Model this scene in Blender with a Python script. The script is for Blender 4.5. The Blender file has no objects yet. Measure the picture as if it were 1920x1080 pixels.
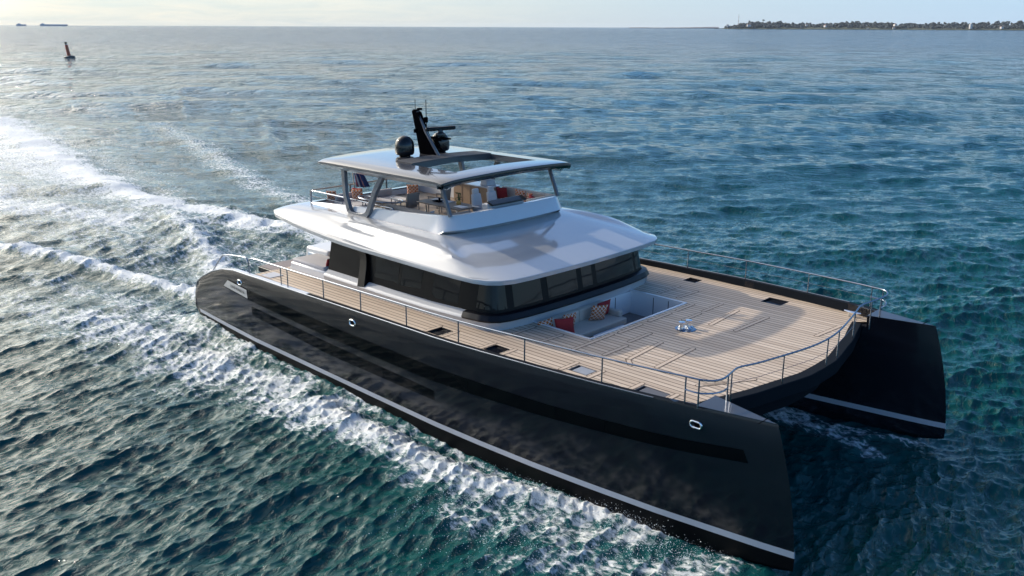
import bpy, bmesh, math, random
import numpy as np
from math import radians, sin, cos, pi
from mathutils import Matrix, Vector
from mathutils.geometry import delaunay_2d_cdt

random.seed(7)
rng = np.random.default_rng(11)
S = bpy.context.scene
COL = S.collection

# ------------------------------------------------------------------ camera
CAM = Vector((20.50, -21.56, 11.80))
RIGHT = Vector((0.71928479, 0.69470611, 0.00357937))
DOWN = Vector((0.19805238, -0.20011555, -0.95954626))
FWD = Vector((-0.66588636, 0.69089593, -0.28152826))
cam_d = bpy.data.cameras.new("camera")
cam_d.sensor_width = 36.0
cam_d.lens = 36.0 * 1671.0 / 1920.0
cam_d.clip_start = 0.1
cam_d.clip_end = 60000.0
cam = bpy.data.objects.new("camera", cam_d)
M = Matrix.Identity(4)
for i in range(3):
    M[i][0] = RIGHT[i]; M[i][1] = -DOWN[i]; M[i][2] = -FWD[i]; M[i][3] = CAM[i]
cam.matrix_world = M
COL.objects.link(cam)
S.camera = cam

# ------------------------------------------------------------------ world, sun
SUN = Vector((-2.2, -0.37, 1.0)).normalized()
SUN_EL = math.asin(SUN.z)
SUN_ROT = math.atan2(SUN.x, SUN.y)
W = bpy.data.worlds.new("World")
S.world = W
W.use_nodes = True
wt = W.node_tree
wt.nodes.clear()


def N(nt, kind, **kw):
    n = nt.nodes.new(kind)
    for k, v in kw.items():
        if k == 'ins':
            for kk, vv in v.items():
                n.inputs[kk].default_value = vv
        else:
            setattr(n, k, v)
    return n


def math_node(nt, op, a, b=None, c=None, clamp=False):
    n = nt.nodes.new('ShaderNodeMath'); n.operation = op; n.use_clamp = clamp
    for i, v in enumerate((a, b, c)):
        if v is None: continue
        if isinstance(v, (int, float)): n.inputs[i].default_value = v
        else: nt.links.new(v, n.inputs[i])
    return n.outputs[0]


def mix_col(nt, fac, a, b, mode='MIX'):
    n = nt.nodes.new('ShaderNodeMix'); n.data_type = 'RGBA'; n.blend_type = mode
    for sock, v in ((n.inputs[0], fac), (n.inputs[6], a), (n.inputs[7], b)):
        if isinstance(v, (int, float)): sock.default_value = v
        elif isinstance(v, (tuple, list)): sock.default_value = (*v[:3], 1)
        else: nt.links.new(v, sock)
    return n.outputs[2]


def ramp(nt, fac, stops):
    n = nt.nodes.new('ShaderNodeValToRGB')
    e = n.color_ramp.elements
    while len(e) < len(stops): e.new(0.5)
    for el, (p, c) in zip(e, stops):
        el.position = p
        el.color = (c, c, c, 1) if isinstance(c, (int, float)) else (*c, 1)
    nt.links.new(fac, n.inputs[0])
    return n.outputs[0]


sky = N(wt, 'ShaderNodeTexSky', sky_type='NISHITA', sun_disc=False, sun_elevation=SUN_EL,
        sun_rotation=SUN_ROT, altitude=0.0, air_density=1.0, dust_density=0.6, ozone_density=3.0)
tc = N(wt, 'ShaderNodeTexCoord')
sep = N(wt, 'ShaderNodeSeparateXYZ'); wt.links.new(tc.outputs['Generated'], sep.inputs[0])
zc = math_node(wt, 'MAXIMUM', sep.outputs[2], 0.0)
zden = math_node(wt, 'ADD', zc, 0.10)
cx = math_node(wt, 'DIVIDE', sep.outputs[0], zden)
cy = math_node(wt, 'DIVIDE', sep.outputs[1], zden)
comb = N(wt, 'ShaderNodeCombineXYZ')
wt.links.new(cx, comb.inputs[0]); wt.links.new(cy, comb.inputs[1])
cn = N(wt, 'ShaderNodeTexNoise', ins={'Scale': 1.3, 'Detail': 8.0, 'Roughness': 0.62, 'Distortion': 0.5})
wt.links.new(comb.outputs[0], cn.inputs['Vector'])
# clouds gather on the sunward half of the sky
dsx = math_node(wt, 'MULTIPLY', sep.outputs[0], SUN.x / math.hypot(SUN.x, SUN.y))
dsy = math_node(wt, 'MULTIPLY', sep.outputs[1], SUN.y / math.hypot(SUN.x, SUN.y))
sunward = math_node(wt, 'ADD', dsx, dsy)
side = N(wt, 'ShaderNodeMapRange', interpolation_type='SMOOTHSTEP', ins={1: 0.40, 2: 1.0, 3: 0.0, 4: 1.0})
wt.links.new(sunward, side.inputs[0])
cl = ramp(wt, cn.outputs[0], [(0.36, 0.0), (0.66, 1.0)])
clv = math_node(wt, 'MULTIPLY_ADD', cl, 0.95, 0.08)
cmask = math_node(wt, 'MULTIPLY', clv, side.outputs[0], clamp=True)
tint = mix_col(wt, 1.0, sky.outputs[0], (0.72, 1.02, 1.28), 'MULTIPLY')
# pale blue air low over the horizon
low = N(wt, 'ShaderNodeMapRange', interpolation_type='SMOOTHSTEP', ins={1: 0.16, 2: 0.0, 3: 0.0, 4: 0.80})
wt.links.new(sep.outputs[2], low.inputs[0])
wide = N(wt, 'ShaderNodeMapRange', interpolation_type='SMOOTHSTEP', ins={1: -0.05, 2: 0.85, 3: 0.0, 4: 1.0}); wt.links.new(sunward, wide.inputs[0])
lowc = mix_col(wt, wide.outputs[0], (3.7, 5.1, 6.9), (5.0, 5.1, 5.1))
tint = mix_col(wt, low.outputs[0], tint, lowc)
skyc = mix_col(wt, math_node(wt, 'MULTIPLY', cmask, 0.85), tint, (7.4, 6.95, 5.9))
# bright thin cloud in front of the sun
sv = N(wt, 'ShaderNodeVectorMath', operation='DOT_PRODUCT'); wt.links.new(tc.outputs['Generated'], sv.inputs[0]); sv.inputs[1].default_value = SUN
glow = N(wt, 'ShaderNodeMapRange', interpolation_type='SMOOTHERSTEP', ins={1: 0.79, 2: 1.0, 3: 0.0, 4: 1.0}); wt.links.new(sv.outputs['Value'], glow.inputs[0])
veil = N(wt, 'ShaderNodeMapRange', interpolation_type='SMOOTHSTEP', ins={1: 0.40, 2: 0.95, 3: 0.0, 4: 0.8}); wt.links.new(sv.outputs['Value'], veil.inputs[0])
upw = N(wt, 'ShaderNodeMapRange', interpolation_type='SMOOTHSTEP', ins={1: 0.10, 2: 0.30, 3: 0.0, 4: 1.0}); wt.links.new(sep.outputs[2], upw.inputs[0])
skyc = mix_col(wt, math_node(wt, 'MULTIPLY', math_node(wt, 'MULTIPLY', veil.outputs[0], upw.outputs[0]), math_node(wt, 'MULTIPLY_ADD', cl, 0.6, 0.4)), skyc, (11.0, 10.3, 9.0))
glowv = math_node(wt, 'MULTIPLY', glow.outputs[0], math_node(wt, 'MULTIPLY_ADD', cl, 0.5, 0.6))
skyc = mix_col(wt, math_node(wt, 'MINIMUM', glowv, 1.0), skyc, (40.0, 37.0, 32.0))
bg = N(wt, 'ShaderNodeBackground', ins={'Strength': 0.12})
wt.links.new(skyc, bg.inputs[0])
wo = N(wt, 'ShaderNodeOutputWorld'); wt.links.new(bg.outputs[0], wo.inputs[0])

sl = bpy.data.lights.new("sun", 'SUN')
sl.energy = 3.2; sl.angle = radians(0.6); sl.color = (1.0, 0.90, 0.76)
so = bpy.data.objects.new("sun", sl)
so.rotation_euler = SUN.to_track_quat('Z', 'Y').to_euler()
so.location = (-40, -8, 40)
COL.objects.link(so)

S.view_settings.view_transform = 'Standard'
S.view_settings.look = 'None'
S.view_settings.exposure = 0.30
S.view_settings.gamma = 1.0
S.render.engine = 'CYCLES'
S.cycles.use_denoising = True
S.cycles.max_bounces = 6
S.cycles.glossy_bounces = 4
S.cycles.transmission_bounces = 6
S.cycles.sample_clamp_indirect = 6.0
S.cycles.sample_clamp_direct = 0.0
S.cycles.caustics_reflective = False
S.cycles.caustics_refractive = False


# ------------------------------------------------------------------ materials
def mat(name, col, rough=0.5, metal=0.0, coat=0.0, spec=0.5, var=0.06, vscale=3.0, bump=0.0, bscale=40.0, **kw):
    m = bpy.data.materials.new(name); m.use_nodes = True
    nt = m.node_tree; b = nt.nodes['Principled BSDF']
    b.inputs['Roughness'].default_value = rough
    b.inputs['Metallic'].default_value = metal
    b.inputs['Coat Weight'].default_value = coat
    b.inputs['Coat Roughness'].default_value = 0.04
    b.inputs['Specular IOR Level'].default_value = spec
    for k, v in kw.items(): b.inputs[k].default_value = v
    t = N(nt, 'ShaderNodeTexCoord')
    n = N(nt, 'ShaderNodeTexNoise', ins={'Scale': vscale, 'Detail': 5.0})
    nt.links.new(t.outputs['Object'], n.inputs['Vector'])
    lo = tuple(max(0, c * (1 - var)) for c in col); hi = tuple(min(1, c * (1 + var)) for c in col)
    c = mix_col(nt, n.outputs[0], lo, hi)
    nt.links.new(c, b.inputs['Base Color'])
    if bump:
        n2 = N(nt, 'ShaderNodeTexNoise', ins={'Scale': bscale, 'Detail': 3.0})
        nt.links.new(t.outputs['Object'], n2.inputs['Vector'])
        bp = N(nt, 'ShaderNodeBump', ins={'Strength': bump, 'Distance': 0.02})
        nt.links.new(n2.outputs[0], bp.inputs['Height'])
        nt.links.new(bp.outputs[0], b.inputs['Normal'])
    return m


MT = {}
MT['hull'] = mat('hull_black', (0.009, 0.010, 0.0145), 0.11, coat=0.0, spec=0.45, var=0.15)
MT['hullglass'] = mat('hull_glass', (0.003, 0.004, 0.005), 0.06, spec=0.07)
MT['antifoul'] = mat('antifoul', (0.004, 0.004, 0.005), 0.5, spec=0.1)
MT['stripe'] = mat('boot_stripe', (0.50, 0.50, 0.54), 0.35)
MT['white'] = mat('white_gelcoat', (0.72, 0.72, 0.73), 0.16, coat=0.35, var=0.02)
MT['roofwhite'] = mat('roof_gelcoat', (0.43, 0.44, 0.455), 0.14, coat=1.0, var=0.02, **{'Coat IOR': 1.6})
MT['grey'] = mat('grey_gelcoat', (0.30, 0.31, 0.33), 0.3, coat=0.2)
MT['topgrey'] = mat('hardtop_silver', (0.075, 0.077, 0.088), 0.2, metal=0.0, coat=1.0, var=0.03)
MT['postgrey'] = mat('post_grey', (0.12, 0.13, 0.15), 0.3, coat=0.3)
MT['black'] = mat('black_gloss', (0.006, 0.006, 0.007), 0.12, coat=0.1)
MT['matblack'] = mat('black_matt', (0.003, 0.003, 0.004), 0.9, spec=0.0)
MT['sill'] = mat('sill_black', (0.008, 0.009, 0.013), 0.35, spec=0.22)
MT['glass'] = mat('dark_glass', (0.006, 0.007, 0.009), 0.04, spec=0.26)
MT['housegrey'] = mat('house_gelcoat', (0.50, 0.51, 0.53), 0.2, coat=0.4, var=0.02)
MT['framecoat'] = mat('frame_black', (0.004, 0.004, 0.005), 0.35, spec=0.12)
MT['beam'] = mat('beam_black', (0.010, 0.013, 0.018), 0.7, spec=0.06)
MT['bowdeck'] = mat('bow_deck_grey', (0.050, 0.050, 0.055), 0.28, coat=0.3)
MT['steel'] = mat('polished_steel', (0.27, 0.30, 0.36), 0.2, metal=1.0)
MT['chrome'] = mat('chrome', (0.75, 0.77, 0.80), 0.06, metal=1.0)
MT['brushed'] = mat('brushed_plate', (0.55, 0.56, 0.58), 0.32, metal=0.8)
MT['louvre'] = mat('louvre_grey', (0.075, 0.075, 0.078), 0.6)
MT['sofa'] = mat('sofa_beige', (0.55, 0.48, 0.41), 0.9, bump=0.2, bscale=200)
MT['sofadark'] = mat('sofa_taupe', (0.26, 0.235, 0.215), 0.9, bump=0.2, bscale=200)
MT['pad'] = mat('pad_grey', (0.44, 0.43, 0.45), 0.9, bump=0.2, bscale=200)
MT['seatgrey'] = mat('helm_seat', (0.48, 0.49, 0.52), 0.5)
MT['red'] = mat('red_cloth', (0.30, 0.018, 0.022), 0.85, bump=0.15, bscale=150)
MT['redbuoy'] = mat('buoy_red', (0.62, 0.13, 0.06), 0.6)
MT['darkgreen'] = mat('buoy_float', (0.03, 0.06, 0.07), 0.6, var=0.4)
MT['papery'] = mat('white_matt', (0.78, 0.78, 0.78), 0.7)
MT['bluebox'] = mat('pale_blue_gelcoat', (0.50, 0.63, 0.74), 0.25, coat=0.3)
MT['clearglass'] = mat('clear_glass', (0.85, 0.93, 0.95), 0.02, **{'Transmission Weight': 1.0, 'IOR': 1.05})
MT['leaf'] = mat('plant_leaf', (0.05, 0.09, 0.03), 0.6, var=0.4, vscale=20)
MT['gold'] = mat('amber_glass', (0.5, 0.3, 0.08), 0.2)
MT['hatchdark'] = mat('hatch_dark', (0.010, 0.011, 0.014), 0.25)
MT['hatchgrey'] = mat('hatch_grey', (0.11, 0.11, 0.12), 0.5)


def teak_mat(name, light, dark, width=0.19, caulk=(0.075, 0.055, 0.04), axis=1, gap=0.16):
    m = bpy.data.materials.new(name); m.use_nodes = True
    nt = m.node_tree; b = nt.nodes['Principled BSDF']
    b.inputs['Roughness'].default_value = 0.62
    t = N(nt, 'ShaderNodeTexCoord')
    s = N(nt, 'ShaderNodeSeparateXYZ'); nt.links.new(t.outputs['Object'], s.inputs[0])
    a, o = s.outputs[axis], s.outputs[1 - axis]
    d = math_node(nt, 'DIVIDE', a, width)
    idx = math_node(nt, 'FLOOR', d)
    fr = math_node(nt, 'FRACT', d)
    line = math_node(nt, 'LESS_THAN', fr, gap)
    wn = N(nt, 'ShaderNodeTexWhiteNoise', noise_dimensions='1D'); nt.links.new(idx, wn.inputs['W'])
    cv = N(nt, 'ShaderNodeCombineXYZ')
    nt.links.new(math_node(nt, 'MULTIPLY', o, 0.35), cv.inputs[0])
    nt.links.new(math_node(nt, 'MULTIPLY', a, 16.0), cv.inputs[1])
    nt.links.new(idx, cv.inputs[2])
    gn = N(nt, 'ShaderNodeTexNoise', ins={'Scale': 1.4, 'Detail': 6.0, 'Roughness': 0.6})
    nt.links.new(cv.outputs[0], gn.inputs['Vector'])
    f = math_node(nt, 'ADD', math_node(nt, 'MULTIPLY', wn.outputs[0], 0.45),
                  math_node(nt, 'MULTIPLY_ADD', gn.outputs[0], 1.3, -0.35), clamp=True)
    c = mix_col(nt, f, dark, light)
    big = N(nt, 'ShaderNodeTexNoise', ins={'Scale': 0.5, 'Detail': 3.0}); nt.links.new(t.outputs['Object'], big.inputs['Vector'])
    c = mix_col(nt, math_node(nt, 'MULTIPLY', big.outputs[0], 0.25), c, tuple(x * 0.75 for x in light))
    c = mix_col(nt, line, c, caulk)
    nt.links.new(c, b.inputs['Base Color'])
    bp = N(nt, 'ShaderNodeBump', ins={'Strength': 0.25, 'Distance': 0.01}, invert=True)
    nt.links.new(line, bp.inputs['Height']); nt.links.new(bp.outputs[0], b.inputs['Normal'])
    return m


MT['teak'] = teak_mat('teak_deck', (0.71, 0.59, 0.47), (0.38, 0.285, 0.205))
MT['caulk'] = mat('caulk', (0.12, 0.085, 0.06), 0.8)
MT['teakmargin'] = mat('teak_margin', (0.56, 0.45, 0.35), 0.6, var=0.12, vscale=6)
MT['teakgrey'] = teak_mat('teak_grey', (0.30, 0.25, 0.24), (0.20, 0.165, 0.16), width=0.09)
MT['teakfly'] = teak_mat('teak_fly', (0.26, 0.21, 0.17), (0.18, 0.14, 0.11), width=0.08)
MT['barwood'] = teak_mat('bar_wood', (0.42, 0.29, 0.19), (0.27, 0.175, 0.11), width=0.14, caulk=(0.2, 0.13, 0.08), gap=0.05)
MT['tablewood'] = mat('table_top', (0.17, 0.145, 0.13), 0.45, var=0.15, vscale=12)


def pattern_mat():
    m = bpy.data.materials.new('lattice_cloth'); m.use_nodes = True
    nt = m.node_tree; b = nt.nodes['Principled BSDF']; b.inputs['Roughness'].default_value = 0.85
    t = N(nt, 'ShaderNodeTexCoord')
    s = N(nt, 'ShaderNodeSeparateXYZ'); nt.links.new(t.outputs['Object'], s.inputs[0])
    u = math_node(nt, 'ADD', s.outputs[0], s.outputs[2]); v = math_node(nt, 'SUBTRACT', s.outputs[0], s.outputs[2])
    ls = []
    for q in (u, v):
        fr = math_node(nt, 'FRACT', math_node(nt, 'DIVIDE', math_node(nt, 'ADD', q, 10.02), 0.135))
        ls.append(math_node(nt, 'LESS_THAN', fr, 0.20))
    line = math_node(nt, 'MAXIMUM', ls[0], ls[1])
    c = mix_col(nt, line, (0.46, 0.12, 0.025), (0.70, 0.60, 0.52))
    nt.links.new(c, b.inputs['Base Color'])
    return m


MT['lattice'] = pattern_mat()


def flag_mat():
    m = bpy.data.materials.new('ensign_cloth'); m.use_nodes = True
    nt = m.node_tree; b = nt.nodes['Principled BSDF']; b.inputs['Roughness'].default_value = 0.8
    t = N(nt, 'ShaderNodeTexCoord')
    s = N(nt, 'ShaderNodeSeparateXYZ'); nt.links.new(t.outputs['UV'], s.inputs[0])
    n = N(nt, 'ShaderNodeTexNoise', ins={'Scale': 3.0}); nt.links.new(t.outputs['Object'], n.inputs['Vector'])
    uu = math_node(nt, 'ADD', s.outputs[0], math_node(nt, 'MULTIPLY_ADD', n.outputs[0], 0.1, -0.05))
    r = math_node(nt, 'COMPARE', uu, 0.22, 0.03); w = math_node(nt, 'COMPARE', uu, 0.30, 0.03)
    r2 = math_node(nt, 'COMPARE', uu, 0.68, 0.025)
    c = mix_col(nt, r, (0.018, 0.035, 0.12), (0.35, 0.05, 0.05))
    c = mix_col(nt, w, c, (0.55, 0.52, 0.5)); c = mix_col(nt, r2, c, (0.4, 0.18, 0.14))
    nt.links.new(c, b.inputs['Base Color'])
    return m


MT['flag'] = flag_mat()


# ------------------------------------------------------------------ mesh builder
class MB:
    def __init__(self): self.v = []; self.f = []; self.uv = None

    def add(self, vs, fs):
        o = len(self.v); self.v += [tuple(p) for p in vs]; self.f += [tuple(i + o for i in f) for f in fs]
        return self

    def box(self, c, s, rz=0, ry=0, rx=0, taper=1.0):
        R = Matrix.Rotation(rz, 3, 'Z') @ Matrix.Rotation(ry, 3, 'Y') @ Matrix.Rotation(rx, 3, 'X')
        c = Vector(c); vs = []
        for z in (-.5, .5):
            k = taper if z > 0 else 1.0
            for x, y in ((-.5, -.5), (.5, -.5), (.5, .5), (-.5, .5)):
                vs.append(c + R @ Vector((x * s[0] * k, y * s[1] * k, z * s[2])))
        return self.add(vs, [(3, 2, 1, 0), (4, 5, 6, 7), (0, 1, 5, 4), (1, 2, 6, 5), (2, 3, 7, 6), (3, 0, 4, 7)])

    def tube(self, pts, r, n=8, closed=False, cap=True):
        P = [Vector(p) for p in pts]; m = len(P); rings = []
        rr = r if isinstance(r, (list, tuple)) else [r] * m
        up = None
        for i in range(m):
            a = P[(i - 1) % m] if (closed or i > 0) else P[i]
            b = P[(i + 1) % m] if (closed or i < m - 1) else P[i]
            t = (b - a).normalized()
            if up is None:
                up = Vector((0, 0, 1)) if abs(t.z) < 0.9 else Vector((1, 0, 0))
            x = (up - t * up.dot(t))
            if x.length < 1e-5: x = t.orthogonal()
            x.normalize(); y = t.cross(x); up = x
            rings.append([P[i] + (x * cos(2 * pi * k / n) + y * sin(2 * pi * k / n)) * rr[i] for k in range(n)])
        return self.loft(rings, True, closed, cap and not closed)

    def loft(self, rings, ring_closed=True, closed=False, cap=False, flip=False):
        n = len(rings[0]); m = len(rings); fs = []
        for i in range(m if closed else m - 1):
            j = (i + 1) % m
            for k in range(n if ring_closed else n - 1):
                l = (k + 1) % n
                q = (i * n + k, i * n + l, j * n + l, j * n + k)
                fs.append(q[::-1] if flip else q)
        if cap:
            a = tuple(range(n))[::-1]; b = tuple((m - 1) * n + k for k in range(n))
            fs += [a[::-1], b[::-1]] if flip else [a, b]
        return self.add([p for r in rings for p in r], fs)

    def lathe(self, prof, c=(0, 0, 0), n=24, cap=True):
        c = Vector(c)
        return self.loft([[c + Vector((r * cos(2 * pi * k / n), r * sin(2 * pi * k / n), z)) for k in range(n)] for r, z in prof], True, False, cap)

    def prism(self, poly, z0, z1):
        n = len(poly)
        vs = [(x, y, z0) for x, y in poly] + [(x, y, z1) for x, y in poly]
        fs = [tuple(range(n))[::-1], tuple(range(n, 2 * n))] + [(i, (i + 1) % n, n + (i + 1) % n, n + i) for i in range(n)]
        return self.add(vs, fs)

    def obj(self, name, m, parent=None, smooth=35, bevel=0, seg=2, loc=None):
        me = bpy.data.meshes.new(name)
        vs = self.v
        if loc is not None:
            L = Vector(loc); vs = [Vector(p) - L for p in vs]
        me.from_pydata(vs, [], self.f)
        bm = bmesh.new(); bm.from_mesh(me); bmesh.ops.recalc_face_normals(bm, faces=bm.faces); bm.to_mesh(me); bm.free()
        me.materials.append(m if not isinstance(m, str) else MT[m])
        if smooth:
            me.polygons.foreach_set('use_smooth', [True] * len(me.polygons))
            me.set_sharp_from_angle(angle=radians(smooth))
        o = bpy.data.objects.new(name, me); COL.objects.link(o)
        if loc is not None: o.location = loc
        if parent is not None: o.parent = parent
        if bevel:
            b = o.modifiers.new('bevel', 'BEVEL'); b.width = bevel; b.segments = seg; b.limit_method = 'ANGLE'; b.angle_limit = radians(40)
        return o


def tag(o, label=None, cat=None, group=None, kind=None):
    if label: o['label'] = label
    if cat: o['category'] = cat
    if group: o['group'] = group
    if kind: o['kind'] = kind
    return o


def empty(name, loc=(0, 0, 0), rz=0):
    o = bpy.data.objects.new(name, None); o.location = loc; o.rotation_euler = (0, 0, rz)
    o.empty_display_size = 0.3; COL.objects.link(o); return o


def interp(x, tab):
    return float(np.interp(x, [t[0] for t in tab], [t[1] for t in tab]))


def sstep(a, b, x):
    t = min(1, max(0, (x - a) / (b - a))); return t * t * (3 - 2 * t)


def smooth_path(pts, it=2, closed=False):
    P = [Vector(p) for p in pts]
    for _ in range(it):
        Q = []
        n = len(P)
        if not closed: Q.append(P[0])
        for i in range(n if closed else n - 1):
            a, b = P[i], P[(i + 1) % n]
            Q += [a * 0.75 + b * 0.25, a * 0.25 + b * 0.75]
        if not closed: Q.append(P[-1])
        P = Q
    return P


# =================================================================== YACHT
yacht = tag(empty('catamaran_yacht'), 'large black-hulled power catamaran with white roof, teak foredeck and flybridge under way', 'yacht')

YO = [(-13.3, 5.24), (-10.5, 5.45), (-8.26, 5.58), (-3.95, 5.66), (-0.9, 5.71), (2.15, 5.75), (4.0, 5.70), (5.95, 5.60), (7.67, 5.45), (9.63, 5.24), (11.3, 4.99), (12.4, 4.82), (13.0, 4.70)]
YI = [(-13.3, 3.1), (2.0, 3.15), (5.0, 3.35), (8.77, 3.92), (10.4, 4.19), (12.0, 4.46), (12.7, 4.60), (13.0, 4.68)]
ZS = [(-13.3, 0.95), (-13.25, 1.28), (-12.95, 1.80), (-12.4, 2.12), (-11.4, 2.54), (-10.4, 2.84), (-9.4, 2.99), (-7.9, 3.05), (-5.4, 3.10), (-3.3, 3.16), (-1.2, 3.21), (1.0, 3.26), (3.2, 3.30), (5.5, 3.37), (8.0, 3.42), (10.1, 3.47), (13.0, 3.48)]
ZK = [(-13.3, 0.25), (-12, -0.25), (-6, -0.7), (6, -0.7), (10, -0.45), (12, -0.15), (12.7, 0.02), (13.0, 0.12)]


def deck_z(x): return 3.067 + 0.0102 * x
def stem_dx(x, z):
    t = min(1.0, max(0.0, (z - 0.45) / 3.02))
    return -0.67 * (0.35 * t + 0.65 * t * t) * sstep(9.0, 13.0, x)
def yside(x, z):
    zs = interp(x, ZS); t = (z - 0.45) / max(0.05, zs - 0.45); t = min(1.0, max(0.0, t))
    yo = interp(x, YO)
    flare = 0.07 * (1 - sstep(8, 13, x))
    return yo + flare * t + 0.05 * sin(pi * t) * (1 - sstep(10, 13, x))


def hull_section(x, s):
    yo, yi, zs, zk = interp(x, YO), interp(x, YI), interp(x, ZS), interp(x, ZK)
    yc = 0.5 * (yo + yi); w = yo - yi
    if x >= 10.74: zd = zs - 0.006
    elif x > -8.4: zd = deck_z(x) - 0.04
    else: zd = min(zs - 0.01, interp(x, [(-13.3, 0.8), (-12.4, 0.95), (-12.39, 1.3), (-11.4, 1.35), (-11.39, 1.7), (-10.2, 1.75), (-10.19, 2.1), (-8.41, 2.15)]))
    cap = min(0.16, w * 0.3)
    pts = [(yc, zk), (yo - 0.22 * w, zk + 0.12), (yo - 0.04 * w, zk * 0.4 + 0.12), (yo, 0.45)]
    for t in (0.2, 0.4, 0.6, 0.8, 0.97):
        z = 0.45 + (zs - 0.45) * t; pts.append((yside(x, z), z))
    ys = yside(x, zs)
    pts += [(ys - 0.02, zs), (ys - cap, zs), (ys - cap, zd), (yi, zd), (yi, 0.45), (yi + 0.04 * w, zk * 0.4 + 0.12), (yi + 0.22 * w, zk + 0.12)]
    return [(x + stem_dx(x, z), s * y, z) for y, z in pts]


HX = [-13.3, -13.25, -13.1, -12.95, -12.7, -12.4, -12.39, -12.0, -11.4, -11.39, -10.9, -10.4, -10.2, -10.19, -9.8, -9.4, -8.8, -8.41, -8.39, -7.5, -6.5, -5.4, -4.4, -3.3, -2.2, -1.2, 0, 1, 2.15, 3.2, 4.2, 5.2, 6.2, 7.2, 8, 8.8, 9.5, 10.1, 10.73, 10.75, 11.3, 11.8, 12.2, 12.5, 12.75, 12.92, 13.0]


def strip(s, x0, x1, zt, zb, off, n=60, nz=4, endslant=(0, 0)):
    """a thin shell that lies on the hull's outer side"""
    mb = MB(); rows = []
    for i in range(n + 1):
        u = i / n; row = []
        for j in range(nz + 1):
            v = j / nz
            x = x0 + endslant[0] * v + (x1 + endslant[1] * v - x0 - endslant[0] * v) * u
            z = zt(x) * (1 - v) + zb(x) * v
            row.append((x + stem_dx(x, z), s * (yside(x, z) + off), z))
        rows.append(row)
    mb.loft(rows, False)
    return mb


def ring_on_hull(x, z, s, L, Hh, r, off=0.012):
    mb = MB(); P = []
    k = 20
    for i in range(k):
        a = 2 * pi * i / k
        dx = cos(a) * Hh + (L - Hh) * (1 if cos(a) > 0 else -1); dz = sin(a) * Hh
        P.append((x + dx + stem_dx(x, z), s * (yside(x, z + dz) + off), z + dz))
    mb.tube(P, r, 8, closed=True)
    return mb, P


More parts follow.
